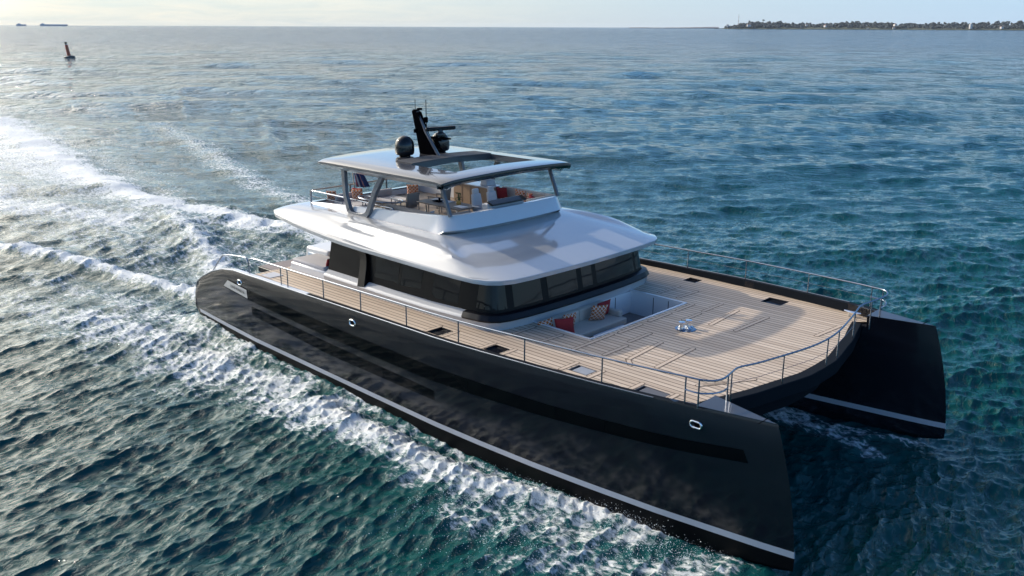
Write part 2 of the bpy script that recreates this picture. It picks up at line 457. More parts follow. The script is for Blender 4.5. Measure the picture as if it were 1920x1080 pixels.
HULLS = []
for s in (-1, 1):
    mb = MB().loft([hull_section(x, s) for x in HX], True, False, True)
    h = mb.obj('hull', 'hull', yacht, smooth=28)
    HULLS.append(h)
    # antifouling below the stripe
    rows = []
    for x in HX:
        sec = hull_section(x, s); q = [sec[0], sec[1], sec[2], sec[3]]
        rows.append([(p[0], p[1] + s * 0.004 * (i > 0), p[2] - 0.002) for i, p in enumerate(q)])
    MB().loft(rows, False).obj('bottom_paint', 'antifoul', h)
    st = strip(s, -13.05, 13.0, lambda x: 0.615, lambda x: 0.452, 0.005, 70, 1)
    rows = []   # the stripe runs round the stem on to the inner side
    for x in [13.0, 12.7, 12.3, 11.5, 10.5, 9.5, 8.5, 7, 5, 0, -8, -13]:
        rows.append([(x + stem_dx(x, z) + (0.006 if x == 13.0 else 0), s * (interp(x, YI) - 0.006), z) for z in (0.615, 0.452)])
    st.loft(rows, False)
    st.add([(13.0 + stem_dx(13, z) + 0.007, s * y, z) for z in (0.615, 0.452) for y in (4.675, 4.706)], [(0, 1, 3, 2)])
    st.obj('boot_stripe', 'stripe', h, smooth=30)
    zt1 = [(-8.3, 2.46), (-5, 2.40), (-3, 2.37), (2, 2.36), (6.7, 2.46), (10.5, 2.62), (12.6, 2.76)]
    zb1 = [(-8.3, 2.08), (-5, 1.98), (-3, 1.93), (2, 1.92), (6.7, 2.10), (10.5, 2.32), (12.6, 2.47)]
    xs = [-8.30, -5.55, -3.05, 0.4, 3.6, 6.7, 8.2, 12.02]
    for a, b in zip(xs[:-1], xs[1:]):
        last = b > 12
        strip(s, a + 0.006, b - 0.006, lambda x: interp(x, zt1), lambda x: interp(x, zb1), 0.006, 16, 3, (0, 0.08 if last else 0)).obj('hull_window', 'hullglass', h)
    zt2 = [(-8.2, 1.86), (-3, 1.72), (2.3, 1.62)]
    zb2 = [(-8.2, 1.52), (-3, 1.30), (2.3, 1.32)]
    xs = [-8.15, -5.5, -3.0, -0.2, 2.2]
    for a, b in zip(xs[:-1], xs[1:]):
        strip(s, a + 0.006, b - 0.006, lambda x: interp(x, zt2), lambda x: interp(x, zb2), 0.006, 14, 3).obj('hull_window', 'hullglass', h)
    for x, z, L, Hh, r in ((-8.95, 2.62, 0.13, 0.085, 0.026), (-1.72, 2.78, 0.14, 0.09, 0.028), (10.75, 3.05, 0.15, 0.075, 0.026)):
        fm, P = ring_on_hull(x, z, s, L, Hh, r)
        fm.obj('fairlead', 'chrome', h)
        bm_ = MB(); bm_.add([(p[0], p[1] - s * 0.004, p[2]) for p in P], [tuple(range(len(P)))])
        bm_.obj('fairlead_opening', 'matblack', h)
    # rub rail along the sheer
    pts = [(x + stem_dx(x, interp(x, ZS)), s * (yside(x, interp(x, ZS)) + 0.004), interp(x, ZS) - 0.005) for x in HX if -13.2 < x < 10.0]
    MB().tube(pts, 0.022, 6).obj('rub_rail', 'steel', h)
    rows = []
    for x in np.linspace(-8.35, 10.72, 60):
        zs = interp(x, ZS); y_ = yside(x, zs) - 0.164
        rows.append([(x, s * y_, deck_z(x) - .02), (x, s * y_, zs + 0.002), (x, s * (y_ + .15), zs + 0.003)])
    MB().loft(rows, False).obj('bulwark_lining', 'beam', h, smooth=0)
    # pale capping on the aft bulwark
    pts = [(x, s * (yside(x, interp(x, ZS)) - 0.09), interp(x, ZS) + 0.004) for x in HX if -13.0 < x < -4.2]
    cp = MB()
    cp.loft([[(p[0], p[1] - s * 0.08, p[2]), (p[0], p[1] - s * 0.08, p[2] + .02), (p[0], p[1] + s * 0.07, p[2] + .02), (p[0], p[1] + s * 0.07, p[2])] for p in pts], True, False, True)
    cp.obj('bulwark_cap', 'white', h)
    # pointed bow deck
    out = [(x + stem_dx(x, 3.47), yside(x, 3.47) - 0.025) for x in (10.76, 11.3, 11.8, 12.2, 12.5, 12.75, 12.92, 12.98)]
    inn = [(x + stem_dx(x, 3.47), interp(x, YI) + 0.012) for x in (12.98, 12.7, 12.3, 11.8, 11.3, 10.76)]
    poly = [(x, s * y) for x, y in out + inn]
    bd = MB(); bd.prism(poly[::-1] if s < 0 else poly, 3.478, 3.49)
    bd.obj('bow_deck', 'bowdeck', h)
    MB().box((12.0, s * 4.75, 3.493), (0.02, 0.42, 0.006)).obj('deck_seam', 'matblack', h)

# name plate, starboard quarter
pl = MB(); top = [(-9.95, 2.50), (-8.42, 2.44)]; bot = [(-10.32, 2.20), (-8.38, 2.12)]
for off, m_, nm in ((0.008, 'matblack', 'plate_surround'), (0.014, 'brushed', 'name_plate')):
    g = 0.0 if m_ == 'brushed' else 0.035
    P = [(top[0][0] - g * .4, top[0][1] + g), (top[1][0] + g, top[1][1] + g), (bot[1][0] + g, bot[1][1] - g), (bot[0][0] - g * 1.6, bot[0][1] - g)]
    mb = MB(); rows = []
    for i in range(9):
        u = i / 8; row = []
        for v in (0, 1):
            a = [P[0][k] + (P[1][k] - P[0][k]) * u for k in (0, 1)]; b = [P[3][k] + (P[2][k] - P[3][k]) * u for k in (0, 1)]
            x, z = [a[k] + (b[k] - a[k]) * v for k in (0, 1)]
            row.append((x, -(yside(x, z) + off), z))
        rows.append(row)
    mb.loft(rows, False); plate = mb.obj(nm, m_, yacht)
tcu = bpy.data.curves.new('lettering', 'FONT'); tcu.body = "LONG ISLAND 86"; tcu.size = 0.17; tcu.extrude = 0.001
tob = bpy.data.objects.new('tmp_text', tcu); COL.objects.link(tob)
bpy.context.view_layer.update()
tme = bpy.data.meshes.new_from_object(tob.evaluated_get(bpy.context.evaluated_depsgraph_get()))
bpy.data.objects.remove(tob)
wmax = max(v.co.x for v in tme.vertices)
for v in tme.vertices:
    x = -9.72 + v.co.x / wmax * 1.12; z = 2.275 - 0.035 * (v.co.x / wmax) + v.co.y * 0.9
    v.co = (x, -(yside(x, z) + 0.018 + v.co.z), z)
tme.materials.clear(); tme.materials.append(MT['louvre']); tme.name = 'lettering'
lo = bpy.data.objects.new('lettering', tme); COL.objects.link(lo); lo.parent = plate

# ---------------- bridge deck with curved front beam
def beam_x(y):
    a = abs(y)
    return interp(a, [(0, 11.20), (0.8, 11.18), (1.8, 10.97), (2.75, 10.78), (3.5, 10.55), (4.35, 10.32)])
rows = []
for i in range(49):
    y = -4.3 + 8.6 * i / 48; xf = beam_x(y)
    prof = [(xf - 0.30, 3.10), (xf - 0.30, 3.185), (xf - 0.02, 3.185), (xf, 3.165), (xf, 2.80), (xf - 0.06, 2.74), (xf - 0.42, 2.55), (xf - 0.5, 2.2), (xf - 3.0, 1.55), (-8.3, 1.45), (-8.3, 2.2), (xf - 0.9, 2.2), (xf - 0.9, 3.0)]
    rows.append([(x, y, z) for x, z in prof])
MB().loft(rows, True, False, True).obj('bridge_deck', 'beam', yacht, smooth=30)

# ---------------- teak deck
HATCH = [(1.55, -4.98, 0.52, 0.58, 'hatchdark'), (3.88, -4.92, 0.56, 0.5, 'hatchdark'), (6.66, -4.52, 0.62, 0.46, 'hatchgrey'), (8.86, -4.5, 0.80, 0.44, 'hatchgrey'),
         (3.85, 5.03, 0.5, 0.46, 'hatchdark'), (7.28, 4.62, 0.70, 0.60, 'hatchdark')]
WELL = (3.0, 5.24, -2.44, 2.48)
outer = []
for x in np.linspace(-8.4, 10.73, 40): outer.append((x, -(yside(x, interp(x, ZS)) - 0.155)))
for i in range(41):
    y = -4.3 + 8.6 * i / 40; outer.append((beam_x(y) - 0.29, y))
for x in np.linspace(10.73, -8.4, 40): outer.append((x, yside(x, interp(x, ZS)) - 0.155))
polys = [outer, [(WELL[0], WELL[2]), (WELL[1], WELL[2]), (WELL[1], WELL[3]), (WELL[0], WELL[3])]]
for hx, hy, a, b, _ in HATCH: polys.append([(hx - a / 2, hy - b / 2), (hx + a / 2, hy - b / 2), (hx + a / 2, hy + b / 2), (hx - a / 2, hy + b / 2)])


def inside(p, poly):
    c = False; n = len(poly)
    for i in range(n):
        x1, y1 = poly[i]; x2, y2 = poly[(i + 1) % n]
        if (y1 > p[1]) != (y2 > p[1]) and p[0] < (x2 - x1) * (p[1] - y1) / (y2 - y1) + x1: c = not c
    return c


vv, ed = [], []
for P in polys:
    o = len(vv); n = len(P); vv += [Vector(p) for p in P]; ed += [(o + i, o + (i + 1) % n) for i in range(n)]
res = delaunay_2d_cdt(vv, ed, [], 0, 1e-6)
dm = MB(); tri = []
for f in res[2]:
    c = sum((res[0][i] for i in f), Vector((0, 0))) / len(f)
    if inside(c, outer) and not any(inside(c, P) for P in polys[1:]): tri.append(tuple(f))
dm.add([(v.x, v.y, deck_z(v.x)) for v in res[0]], tri)
teak = dm.obj('teak_deck', 'teak', yacht, smooth=0)

# hatch trays let into the deck
for hx, hy, a, b, m_ in HATCH:
    z = deck_z(hx); t = MB()
    dep = 0.16 if m_ == 'hatchdark' else 0.05
    for (cx_, cy_, sx, sy) in ((0, -b / 2 + .012, a - .004, .02), (0, b / 2 - .012, a - .004, .02), (-a / 2 + .012, 0, .02, b - .046), (a / 2 - .012, 0, .02, b - .046)):
        t.box((hx + cx_, hy + cy_, z - dep / 2 + 0.008), (sx, sy, dep))
    t.box((hx, hy, z - dep - 0.012), (a, b, 0.02))
    ht = t.obj('deck_hatch', m_, yacht, smooth=0)
    if m_ == 'hatchgrey':
        MB().box((hx + .04, hy, z - 0.012), (a - .14, b - .05, 0.02)).obj('hatch_lid', 'grey' if hx < 8 else 'hatchgrey', ht)

# margin boards round the deck lockers, slightly proud pale planks with rounded ends
def board(p, q, w=0.11):
    p = Vector((*p, 0)); q = Vector((*q, 0)); d = (q - p).normalized(); nrm = Vector((-d.y, d.x, 0)); P = []
    for k in range(9):
        a = pi / 2 + pi * k / 8; P.append(p + (d * cos(a) + nrm * sin(a)) * w / 2)
    for k in range(9):
        a = -pi / 2 + pi * k / 8; P.append(q + (d * cos(a) + nrm * sin(a)) * w / 2)
    n = len(P); seam = MB(); e = 0.028
    big = [v + (v - (p if (v - p).length < (v - q).length else q)).normalized() * e for v in P]
    seam.add([(v.x, v.y, deck_z(v.x) + 0.007) for v in P], [tuple(range(n))])
    seam.add([(v.x, v.y, deck_z(v.x) + 0.004) for v in big], [tuple(range(n))])
    o = seam.obj('margin_board', 'teakmargin', teak, smooth=0)
    o.data.materials.append(MT['caulk']); o.data.polygons[1].material_index = 1


for p, q in [((3.3, -3.6), (3.3, -2.75)), ((4.35, -3.55), (4.4, -2.75)), ((5.45, -3.5), (5.45, -1.7)), ((5.5, -1.4), (5.5, -0.35)), ((5.5, 0.1), (5.5, 1.2)), ((5.5, 1.6), (5.5, 2.5)),
             ((6.35, -3.2), (6.35, -2.2)), ((6.2, -1.85), (6.2, -0.85)), ((6.2, 0.9), (6.2, 1.8)), ((6.15, 2.1), (6.15, 3.2)), ((7.05, -3.05), (6.9, -1.3)), ((7.05, 1.1), (6.9, 2.9)), ((7.35, -3.35), (7.05, -3.05)),
             ((7.95, -3.0), (7.85, -1.1)), ((7.9, 1.1), (7.95, 2.9)), ((9.55, -3.2), (10.25, -2.0)), ((9.45, -3.35), (9.85, -2.65)), ((9.85, 2.3), (9.95, 3.6)), ((3.9, 2.9), (3.95, 4.0)), ((4.7, 2.85), (4.75, 3.9)),
             ((1.2, -5.32), (1.2, -4.65)), ((1.95, -5.3), (1.95, -4.65)), ((4.28, -5.2), (4.28, -4.6)), ((3.48, -5.2), (3.48, -4.6)), ((6.2, -4.85), (6.2, -4.2)), ((7.1, -4.85), (7.1, -4.2)), ((9.4, -4.7), (9.4, -4.2)), ((8.35, -4.8), (8.35, -4.2))]:
    board(p, q)

# ---------------- sunken lounge in the foredeck
x0, x1, y0, y1 = WELL
fz = 2.30; zt = deck_z(4.3)
w = MB()
w.box(((x0 + x1) / 2, y0 + 0.02, (fz + zt) / 2), (x1 - x0, 0.04, zt - fz)).box(((x0 + x1) / 2, y1 - 0.02, (fz + zt) / 2), (x1 - x0, 0.04, zt - fz))
w.box((x1 - 0.02, (y0 + y1) / 2, (fz + zt) / 2), (0.04, y1 - y0 - 0.08, zt - fz)).box((3.05, (y0 + y1) / 2, (fz + zt) / 2), (0.04, y1 - y0 - 0.08, zt - fz - .05))
well = w.obj('lounge_well', 'white', yacht, smooth=0)
c = MB()
for a, b in (((x0, y0), (x1, y0)), ((x1, y0), (x1, y1)), ((x1, y1), (x0, y1))):
    c.box(((a[0] + b[0]) / 2, (a[1] + b[1]) / 2, zt + 0.014), (abs(a[0] - b[0]) + 0.08, abs(a[1] - b[1]) + 0.08, 0.028 + 0.002 * (a[0] == b[0])))
c.obj('well_coaming', 'white', well, bevel=0.01)
MB().box((4.1, 0, fz - 0.01), (2.7, 4.86, 0.02)).obj('well_floor', 'teakgrey', well, smooth=0)
for yy in (0.55, 1.55): MB().box((3.073, yy, 2.68), (0.012, 0.02, 0.72)).obj('panel_seam', 'matblack', well, smooth=0)
for xx in (4.0, 4.6): MB().box((xx, y1 - 0.043, 2.68), (0.02, 0.012, 0.74)).obj('panel_seam', 'matblack', well, smooth=0)


def cushion_box(name, c, s, m_, parent, bev=0.05):
    return MB().box(c, s).obj(name, m_, parent, bevel=bev, seg=3)


sofa = tag(empty('corner_sofa', (3.3, -0.8, fz)), 'beige corner sofa built into the sunken foredeck lounge under the windscreen', 'sofa')
def at(e, c): return tuple(Vector(c) - e.location)
cushion_box('seat', at(sofa, (3.72, -0.80, 2.66)), (0.86, 3.20, 0.22), 'sofa', sofa)
cushion_box('seat', at(sofa, (4.40, -2.0, 2.66)), (1.5, 0.80, 0.22), 'sofa', sofa)
cushion_box('backrest', at(sofa, (3.19, -1.50, 2.93)), (0.22, 1.78, 0.44), 'sofa', sofa)
cushion_box('backrest', at(sofa, (3.19, 0.06, 2.93)), (0.22, 1.30, 0.44), 'sofa', sofa)
cushion_box('armrest', at(sofa, (3.60, 0.72, 2.86)), (0.72, 0.18, 0.20), 'sofa', sofa, 0.04)
MB().box(at(sofa, (3.70, -0.86, 2.43)), (0.78, 2.96, 0.25)).box(at(sofa, (4.40, -2.02, 2.43)), (1.4, 0.7, 0.249)).obj('base', 'white', sofa)
tb = tag(empty('lounge_table', (4.72, -0.5, fz)), 'clear glass low table standing inside the sunken foredeck lounge', 'table')
MB().box((0, 0, 0.40), (0.7, 1.5, 0.03)).obj('table_top', 'bluebox', tb, bevel=0.008)
MB().box((0, 0, 0.20), (0.3, 0.8, 0.38)).obj('pedestal', 'white', tb)


def pillow(loc, size, rot, m_, label, group='scatter cushions aboard the yacht'):
    """a plump square cushion standing in its local x-z plane"""
    mb = MB(); n = 12; a = size / 2; t = size * 0.17
    for sgn in (-1, 1):
        rows = []
        for i in range(n + 1):
            row = []
            for j in range(n + 1):
                u = -1 + 2 * i / n; v = -1 + 2 * j / n
                h = max(0, (1 - u ** 4) * (1 - v ** 4)) ** 0.6
                pin = 1 - 0.10 * (1 - abs(u * v)) * (max(abs(u), abs(v)) ** 3)
                row.append((u * a * pin, sgn * t * h * (1 - .25 * (u * u + v * v) / 2), v * a * pin + a * 0.96))
            rows.append(row)
        mb.loft(rows, False, flip=sgn > 0)
    o = mb.obj('scatter_cushion', m_, None, smooth=60)
    bm = bmesh.new(); bm.from_mesh(o.data); bmesh.ops.remove_doubles(bm, verts=bm.verts, dist=0.002); bmesh.ops.recalc_face_normals(bm, faces=bm.faces); bm.to_mesh(o.data); bm.free()
    o.location = loc; o.rotation_euler = rot
    tag(o, label, 'cushion', group); return o


lean = radians(-14)
pillow((3.42, -2.24, 2.77), 0.50, (0, lean, radians(60)), 'lattice', 'orange lattice-patterned cushion in the corner of the foredeck sofa, left of the red one')
pillow((3.90, -1.98, 2.77), 0.60, (0, radians(-6), radians(50)), 'red', 'plain red cushion at the corner end of the foredeck sofa between two patterned cushions')
pillow((3.48, -1.42, 2.77), 0.56, (radians(14), 0, radians(78)), 'lattice', 'orange lattice-patterned cushion half hidden behind the red one at the sofa corner')
pillow((3.60, -0.12, 2.77), 0.58, (radians(16), radians(4), radians(66)), 'lattice', 'orange lattice-patterned cushion at the armrest end of the foredeck sofa')
pillow((3.44, 0.36, 2.77), 0.58, (radians(16), radians(-6), radians(80)), 'red', 'plain red cushion leaning by the armrest of the foredeck sofa')

# ---------------- windlass
wl = tag(empty('windlass', (6.72, 0.22, deck_z(6.72))), 'twin chrome windlass capstans on a round plate in the middle of the foredeck', 'windlass')
MB().lathe([(0.0, .004), (0.36, .004), (0.37, .014), (0.30, .022), (0, .022)], n=28).obj('base_plate', 'steel', wl)
for dx, dy in ((-.05, -.17), (.02, .17)):
    MB().lathe([(0, .022), (.13, .022), (.15, .06), (.085, .09), (.07, .16), (.075, .22), (.115, .25), (.115, .275), (0, .29)], (dx, dy, 0), 20).obj('capstan', 'chrome', wl)
for dx, dy in ((.16, -.02), (-.2, .02)):
    MB().lathe([(0, .022), (.09, .022), (.10, .05), (.06, .085), (0, .09)], (dx, dy, 0), 16).obj('chain_roller', 'chrome', wl)

wl.scale = (.85, .85, .9)
# cleat on the port bow
cl_ = MB()
cl_.tube([(9.72, 4.78, 3.18), (9.72, 4.78, 3.30)], 0.035).tube([(9.92, 4.78, 3.18), (9.92, 4.78, 3.30)], 0.035).tube([(9.55, 4.78, 3.33), (9.7, 4.78, 3.31), (9.94, 4.78, 3.31), (10.09, 4.78, 3.33)], [.02, .04, .04, .02])
cl_.obj('mooring_cleat', 'chrome', yacht)

# ---------------- deckhouse
def house_outline(off=0.0):
    half = [(-5.62, 4.12), (-4.6, 4.12), (-3.6, 4.12), (-2, 4.12), (0, 4.11), (1.2, 4.10), (1.9, 4.08), (2.3, 4.03), (2.58, 3.92), (2.78, 3.70), (2.88, 3.40), (2.97, 2.8), (3.03, 2.1), (3.06, 1.4), (3.08, 0.7), (3.08, 0)]
    P = [Vector((x, -y)) for x, y in half] + [Vector((x, y)) for x, y in half[-2::-1]]
    out = []
    for i, p in enumerate(P):
        a = P[max(0, i - 1)]; b = P[min(len(P) - 1, i + 1)]; t = (b - a).normalized(); nn = Vector((t.y, -t.x))
        out.append(p + nn * off)
    return out


def wall(levels, thick=0.06):
    """levels: (offset, z) from bottom to top, closed with an inner skin"""
    rings = []
    for off, z in levels: rings.append([(p.x, p.y, z(p) if callable(z) else z) for p in house_outline(off)])
    for off, z in levels[::-1]: rings.append([(p.x, p.y, z(p) if callable(z) else z) for p in house_outline(off - thick)])
    return rings


def zbase(p): return deck_z(p.x) - 0.012
def zsill(p): return 3.25 + 0.10 * sstep(-1.0, 2.6, p.x)
house = MB().loft(wall([(0.0, zbase), (0.03, lambda p: zsill(p) - .02), (0.05, zsill), (0.03, lambda p: zsill(p) + .05), (-0.04, lambda p: zsill(p) + .10), (-0.14, lambda p: zsill(p) + 0.16), (-0.2, lambda p: zsill(p) + .20)]), True, True, False).obj('deckhouse', 'housegrey', yacht, smooth=50)


def band(i0, i1, levels, name, m_, parent, sub=1, **kw):
    """a panel on the house side between outline fractions i0..i1"""
    rings = []
    for off, z in levels:
        P = house_outline(off); Q = []
        for k in range(int((i1 - i0) * 4) + 1):
            f = min(len(P) - 1.0001, i0 + k / 4); i = int(f); t = f - i
            p = P[i] * (1 - t) + P[i + 1] * t; Q.append((p.x, p.y, z(p) if callable(z) else z))
        rings.append(Q)
    return MB().loft(rings, False).obj(name, m_, parent, smooth=40, **kw)


# black band behind the glass
def zgl(p): return zsill(p) + 0.17
def ztop(p): return roof_edge_z(p.x) + 0.06
RE = [(-9.0, 5.06), (-8.3, 5.0), (-7.0, 4.86), (-5.4, 4.73), (-3.5, 4.65), (-1, 4.63), (2.6, 4.59), (3.4, 4.59)]
def roof_edge_z(x): return interp(x, RE)
frame = MB().loft(wall([(-0.18, zgl), (-0.44, ztop)], 0.05), True, True, False).obj('window_frame', 'framecoat', house, smooth=40)
NP = 15
OL = house_outline(0)


def olfrac(x, side):
    """outline index for a given x on one side"""
    idx = [i for i in range(len(OL))]
    rng_ = idx[:NP + 1] if side < 0 else idx[NP:]
    xs = [OL[i].x for i in rng_]
    return float(np.interp(x, xs, rng_)) if side < 0 else float(np.interp(-x, [-v for v in xs], rng_))


def pane(f0, f1, nm='window_pane'):
    def zb(p): return zgl(p) + 0.14
    def zt_(p): return ztop(p) - 0.10
    k = 0.26 / 0.95
    return band(f0, f1, [(-0.18 - k * 0.14 + .008, zb), (-0.44 + k * 0.10 + .008, zt_)], nm, 'glass', house)


for sd in (-1, 1):
    for a, b in ((-3.0, -1.75), (-1.6, -0.2), (-0.05, 1.25)):
        fa, fb = olfrac(a, sd), olfrac(b, sd); pane(min(fa, fb), max(fa, fb))
pane(6.15, 10.35); pane(2 * NP - 10.35, 2 * NP - 6.15)     # the two wrapped corner panes
for f0, f1 in ((10.6, 12.55), (12.75, 14.9), (15.1, 16.0), (16.15, 19.4)): pane(f0, f1)
# dark sill round the front
fs = 5.6
sil = []
for off, z in ((-0.16, lambda p: zsill(p) - 0.02), (0.07, lambda p: zsill(p) + 0.0), (0.10, lambda p: zsill(p) + 0.06), (0.02, lambda p: zsill(p) + 0.20), (-0.17, lambda p: zsill(p) + 0.225)):
    P = house_outline(off); Q = []
    k = fs
    while k <= 2 * NP - fs + 1e-6:
        i = min(int(k), len(P) - 2); t = k - i; p = P[i] * (1 - t) + P[i + 1] * t; Q.append((p.x, p.y, z(p))); k += 0.2
    sil.append(Q)
MB().loft(sil, False).obj('window_sill', 'sill', house, smooth=50, )
# black arched frame at the after end of the saloon glass, both sides
for sd in (-1, 1):
    yb = 4.02; path = smooth_path([(-5.55, sd * (yb - .36), 4.60), (-4.3, sd * (yb - .3), 4.52), (-3.72, sd * (yb - .26), 4.42), (-3.55, sd * (yb - .2), 4.1), (-3.42, sd * (yb + .08), 3.28)], 3)
    fr = MB(); rings = []
    for i, p in enumerate(path):
        t = (path[min(i + 1, len(path) - 1)] - path[max(i - 1, 0)]).normalized(); nrm = Vector((t.z, 0, -t.x)).normalized()
        wd = 0.20; th = 0.13; yv = Vector((0, sd, 0))
        rings.append([p - nrm * wd - yv * th, p + nrm * wd - yv * th, p + nrm * wd + yv * th * .6, p - nrm * wd + yv * th * .6])
    fr.loft(rings, True, False, True).obj('pillar_frame', 'framecoat', house, bevel=0.02)
    # raked end of the wing glass
    MB().add([(-5.45, sd * 3.62, 4.58), (-3.75, sd * 3.70, 4.52), (-3.6, sd * 3.95, 3.40), (-5.62, sd * 3.92, 3.40)], [(0, 1, 2, 3)]).obj('wing_glass', 'glass', house)

# aft cockpit pieces
pad = MB().box((-6.7, -3.5, 3.20), (2.2, 1.25, 0.34)).obj('sunpad_base', 'white', yacht, bevel=0.06)
MB().box((-6.75, -3.5, 3.42), (2.0, 1.12, 0.14)).obj('sunpad', 'pad', pad, bevel=0.05)
MB().box((-6.6, 0.2, 2.6), (2.5, 6.0, 0.6)).box((-6.6, -3.6, 2.9), (2.6, 1.0, 0.5)).box((-6.6, 3.6, 2.9), (2.6, 1.04, 0.6)).obj('cockpit', 'white', yacht)
MB().box((-5.35, 0.0, 3.75), (0.1, 7.2, 1.65)).obj('saloon_door', 'glass', yacht)
MB().box((-6.6, 0.6, 2.92), (2.4, 4.6, 0.02)).obj('cockpit_floor', 'teak', yacht, smooth=0)
lk = MB().box((-9.1, -1.30, 2.62), (1.7, 1.8, 1.30), taper=0.88).obj('white_locker', 'white', yacht, bevel=0.09, seg=3)
MB().box((-9.1, -2.155, 2.78), (1.1, 0.03, 0.55), rx=radians(-5)).obj('locker_panel', 'bluebox', lk, bevel=0.01)
pillow((-5.86, -3.75, 3.47), 0.34, (radians(20), 0, radians(100)), 'red', 'small red cushion lying on the grey aft sunpad beside the saloon glass')
pf = MB().box((-11.4, 0.0, 1.36), (5.9, 3.5, 0.26)).obj('swim_platform', 'hull', yacht, bevel=0.03)
MB().box((-11.4, 0.0, 1.498), (5.8, 3.4, 0.012)).obj('platform_planking', 'teakgrey', pf, smooth=0)
MB().box((-7.75, -4.95, deck_z(-7.75) + 0.012), (0.62, 0.55, 0.02)).obj('deck_panel', 'stripe', yacht, bevel=0.005)

# ---------------- roof
def roof_outline(n=None):
    half = [(-9.0, 2.2), (-8.98, 3.2), (-8.9, 3.75), (-8.75, 4.1), (-8.3, 4.3), (-7, 4.38), (-6, 4.40), (-5, 4.41), (-4, 4.42), (-3, 4.42), (-2, 4.42), (-1, 4.42), (0, 4.42), (1.0, 4.42), (1.7, 4.40), (2.3, 4.34), (2.72, 4.20), (3.02, 3.92), (3.20, 3.50), (3.28, 2.8), (3.32, 2.0), (3.36, 1.0), (3.38, 0)]
    return half


half = roof_outline()
OUT = [(x, -y) for x, y in half] + [(x, y) for x, y in half[-2::-1]]
def inner_pt(x, y):
    xi = interp(x, [(-9.0, -8.35), (-8.3, -8.1), (-3, -3), (0, -1.1), (1.7, -0.75), (2.72, -0.55), (3.2, -0.42), (3.38, -0.35)])
    yi = interp(abs(y), [(0, 0), (2, 1.75), (3.5, 2.45), (4.2, 2.8), (4.42, 2.92)]) * (1 if y > 0 else -1)
    return xi, yi
rings = []
UU = [0, .015, .04, .08, .13, .18, .23, .28, .33, .38, .43, .48, .54, .6, .67, .74, .82, .9, 1.0]
for zo, ins in ((0.0, 0.10), (-0.005, 0.0), (0.11, 0.0), (0.125, 0.012)):   # under lip, edge band
    R_ = []
    for x, y in OUT:
        xi, yi = inner_pt(x, y); d = Vector((xi - x, yi - y)); d = d.normalized() * ins
        R_.append((x + d.x, y + d.y, roof_edge_z(x) + zo))
    rings.append(R_)
for u in UU[1:]:
    R_ = []
    for x, y in OUT:
        xi, yi = inner_pt(x, y); d = Vector((xi - x, yi - y)); L = d.length
        fr_ = sstep(1.5, 2.9, x)
        p_side = (1 - (1 - u) ** 2.4) ** 0.72; p_front = 1 - (1 - u) ** 1.15
        p = p_side * (1 - fr_) + p_front * fr_
        ze = roof_edge_z(x) + 0.125; zi = 5.34
        z = ze + (zi - ze) * p
        # eyebrow: the flank below this line lies a little lower
        uc = interp(x, [(-6.0, 0.62), (-4, 0.52), (-1, 0.40), (1, 0.28), (2.2, 0.13), (3.1, 0.05)])
        amp = 0.12 * sstep(-6.0, -4.2, x) * (1 - sstep(2.0, 2.9, x))
        z -= amp * (1 - sstep(uc - 0.05, uc + 0.05, u)) * sstep(0, 0.05, u)
        R_.append((x + (xi - x) * u, y + (yi - y) * u, z))
    rings.append(R_)
rf = MB().loft(rings, True, False, False)
rf.add([(x, y, roof_edge_z(x) + 0.02) for x, y in OUT], [tuple(range(len(OUT)))])   # ceiling
roof = rf.obj('saloon_roof', 'roofwhite', yacht, smooth=32)

# ---------------- flybridge coaming
def fly_outline(off=0.0):
    half = [(-8.25, 2.74), (-7, 2.76), (-5.5, 2.78), (-4, 2.79), (-2.5, 2.79), (-1.5, 2.79), (-1.0, 2.76), (-0.7, 2.68), (-0.50, 2.52), (-0.38, 2.25), (-0.34, 1.8), (-0.28, 1.0), (-0.26, 0)]
    P = [Vector((x, -y)) for x, y in half] + [Vector((x, y)) for x, y in half[-2::-1]]
    out = []
    for i, p in enumerate(P):
        a = P[max(0, i - 1)]; b = P[min(len(P) - 1, i + 1)]; t = (b - a).normalized(); nn = Vector((t.y, -t.x)); out.append(p + nn * off)
    return out


def ftop(p): return interp(p.x, [(-8.25, 5.36), (-6, 5.55), (-4.2, 5.69), (-1.7, 5.83), (-0.9, 5.90), (-0.2, 5.95)])
def front(p): return sstep(-1.2, -0.5, p.x)
rings = []
for o_side, o_front, zf in ((0.10, -0.42, lambda p: 5.12 - 0.0 * p.x), (0.14, 0.22, lambda p: 5.20 + 0.28 * front(p)), (0.10, 0.20, lambda p: 5.24 + 0.27 * front(p)), (0.0, 0.02, lambda p: ftop(p) - .015), (-0.02, 0.0, ftop), (-0.13, -0.13, ftop), (-0.15, -0.15, lambda p: ftop(p) - .02), (-0.15, -0.15, lambda p: 5.10)):
    Ps = fly_outline(0); A = fly_outline(o_side); B = fly_outline(o_front)
    R_ = []
    for p, a, b in zip(Ps, A, B):
        f = front(p); q = a * (1 - f) + b * f; R_.append((q.x, q.y, zf(p)))
    rings.append(R_)
fly = MB().loft(rings, False, False, False).obj('flybridge_coaming', 'white', yacht, smooth=30)
MB().prism([(p.x, p.y) for p in fly_outline(-0.16)], 5.06, 5.10).obj('flybridge_floor', 'teakfly', yacht, smooth=0)
MB().box((-8.3, 0, 5.2), (0.08, 5.3, 0.2)).obj('aft_coaming', 'white', fly)

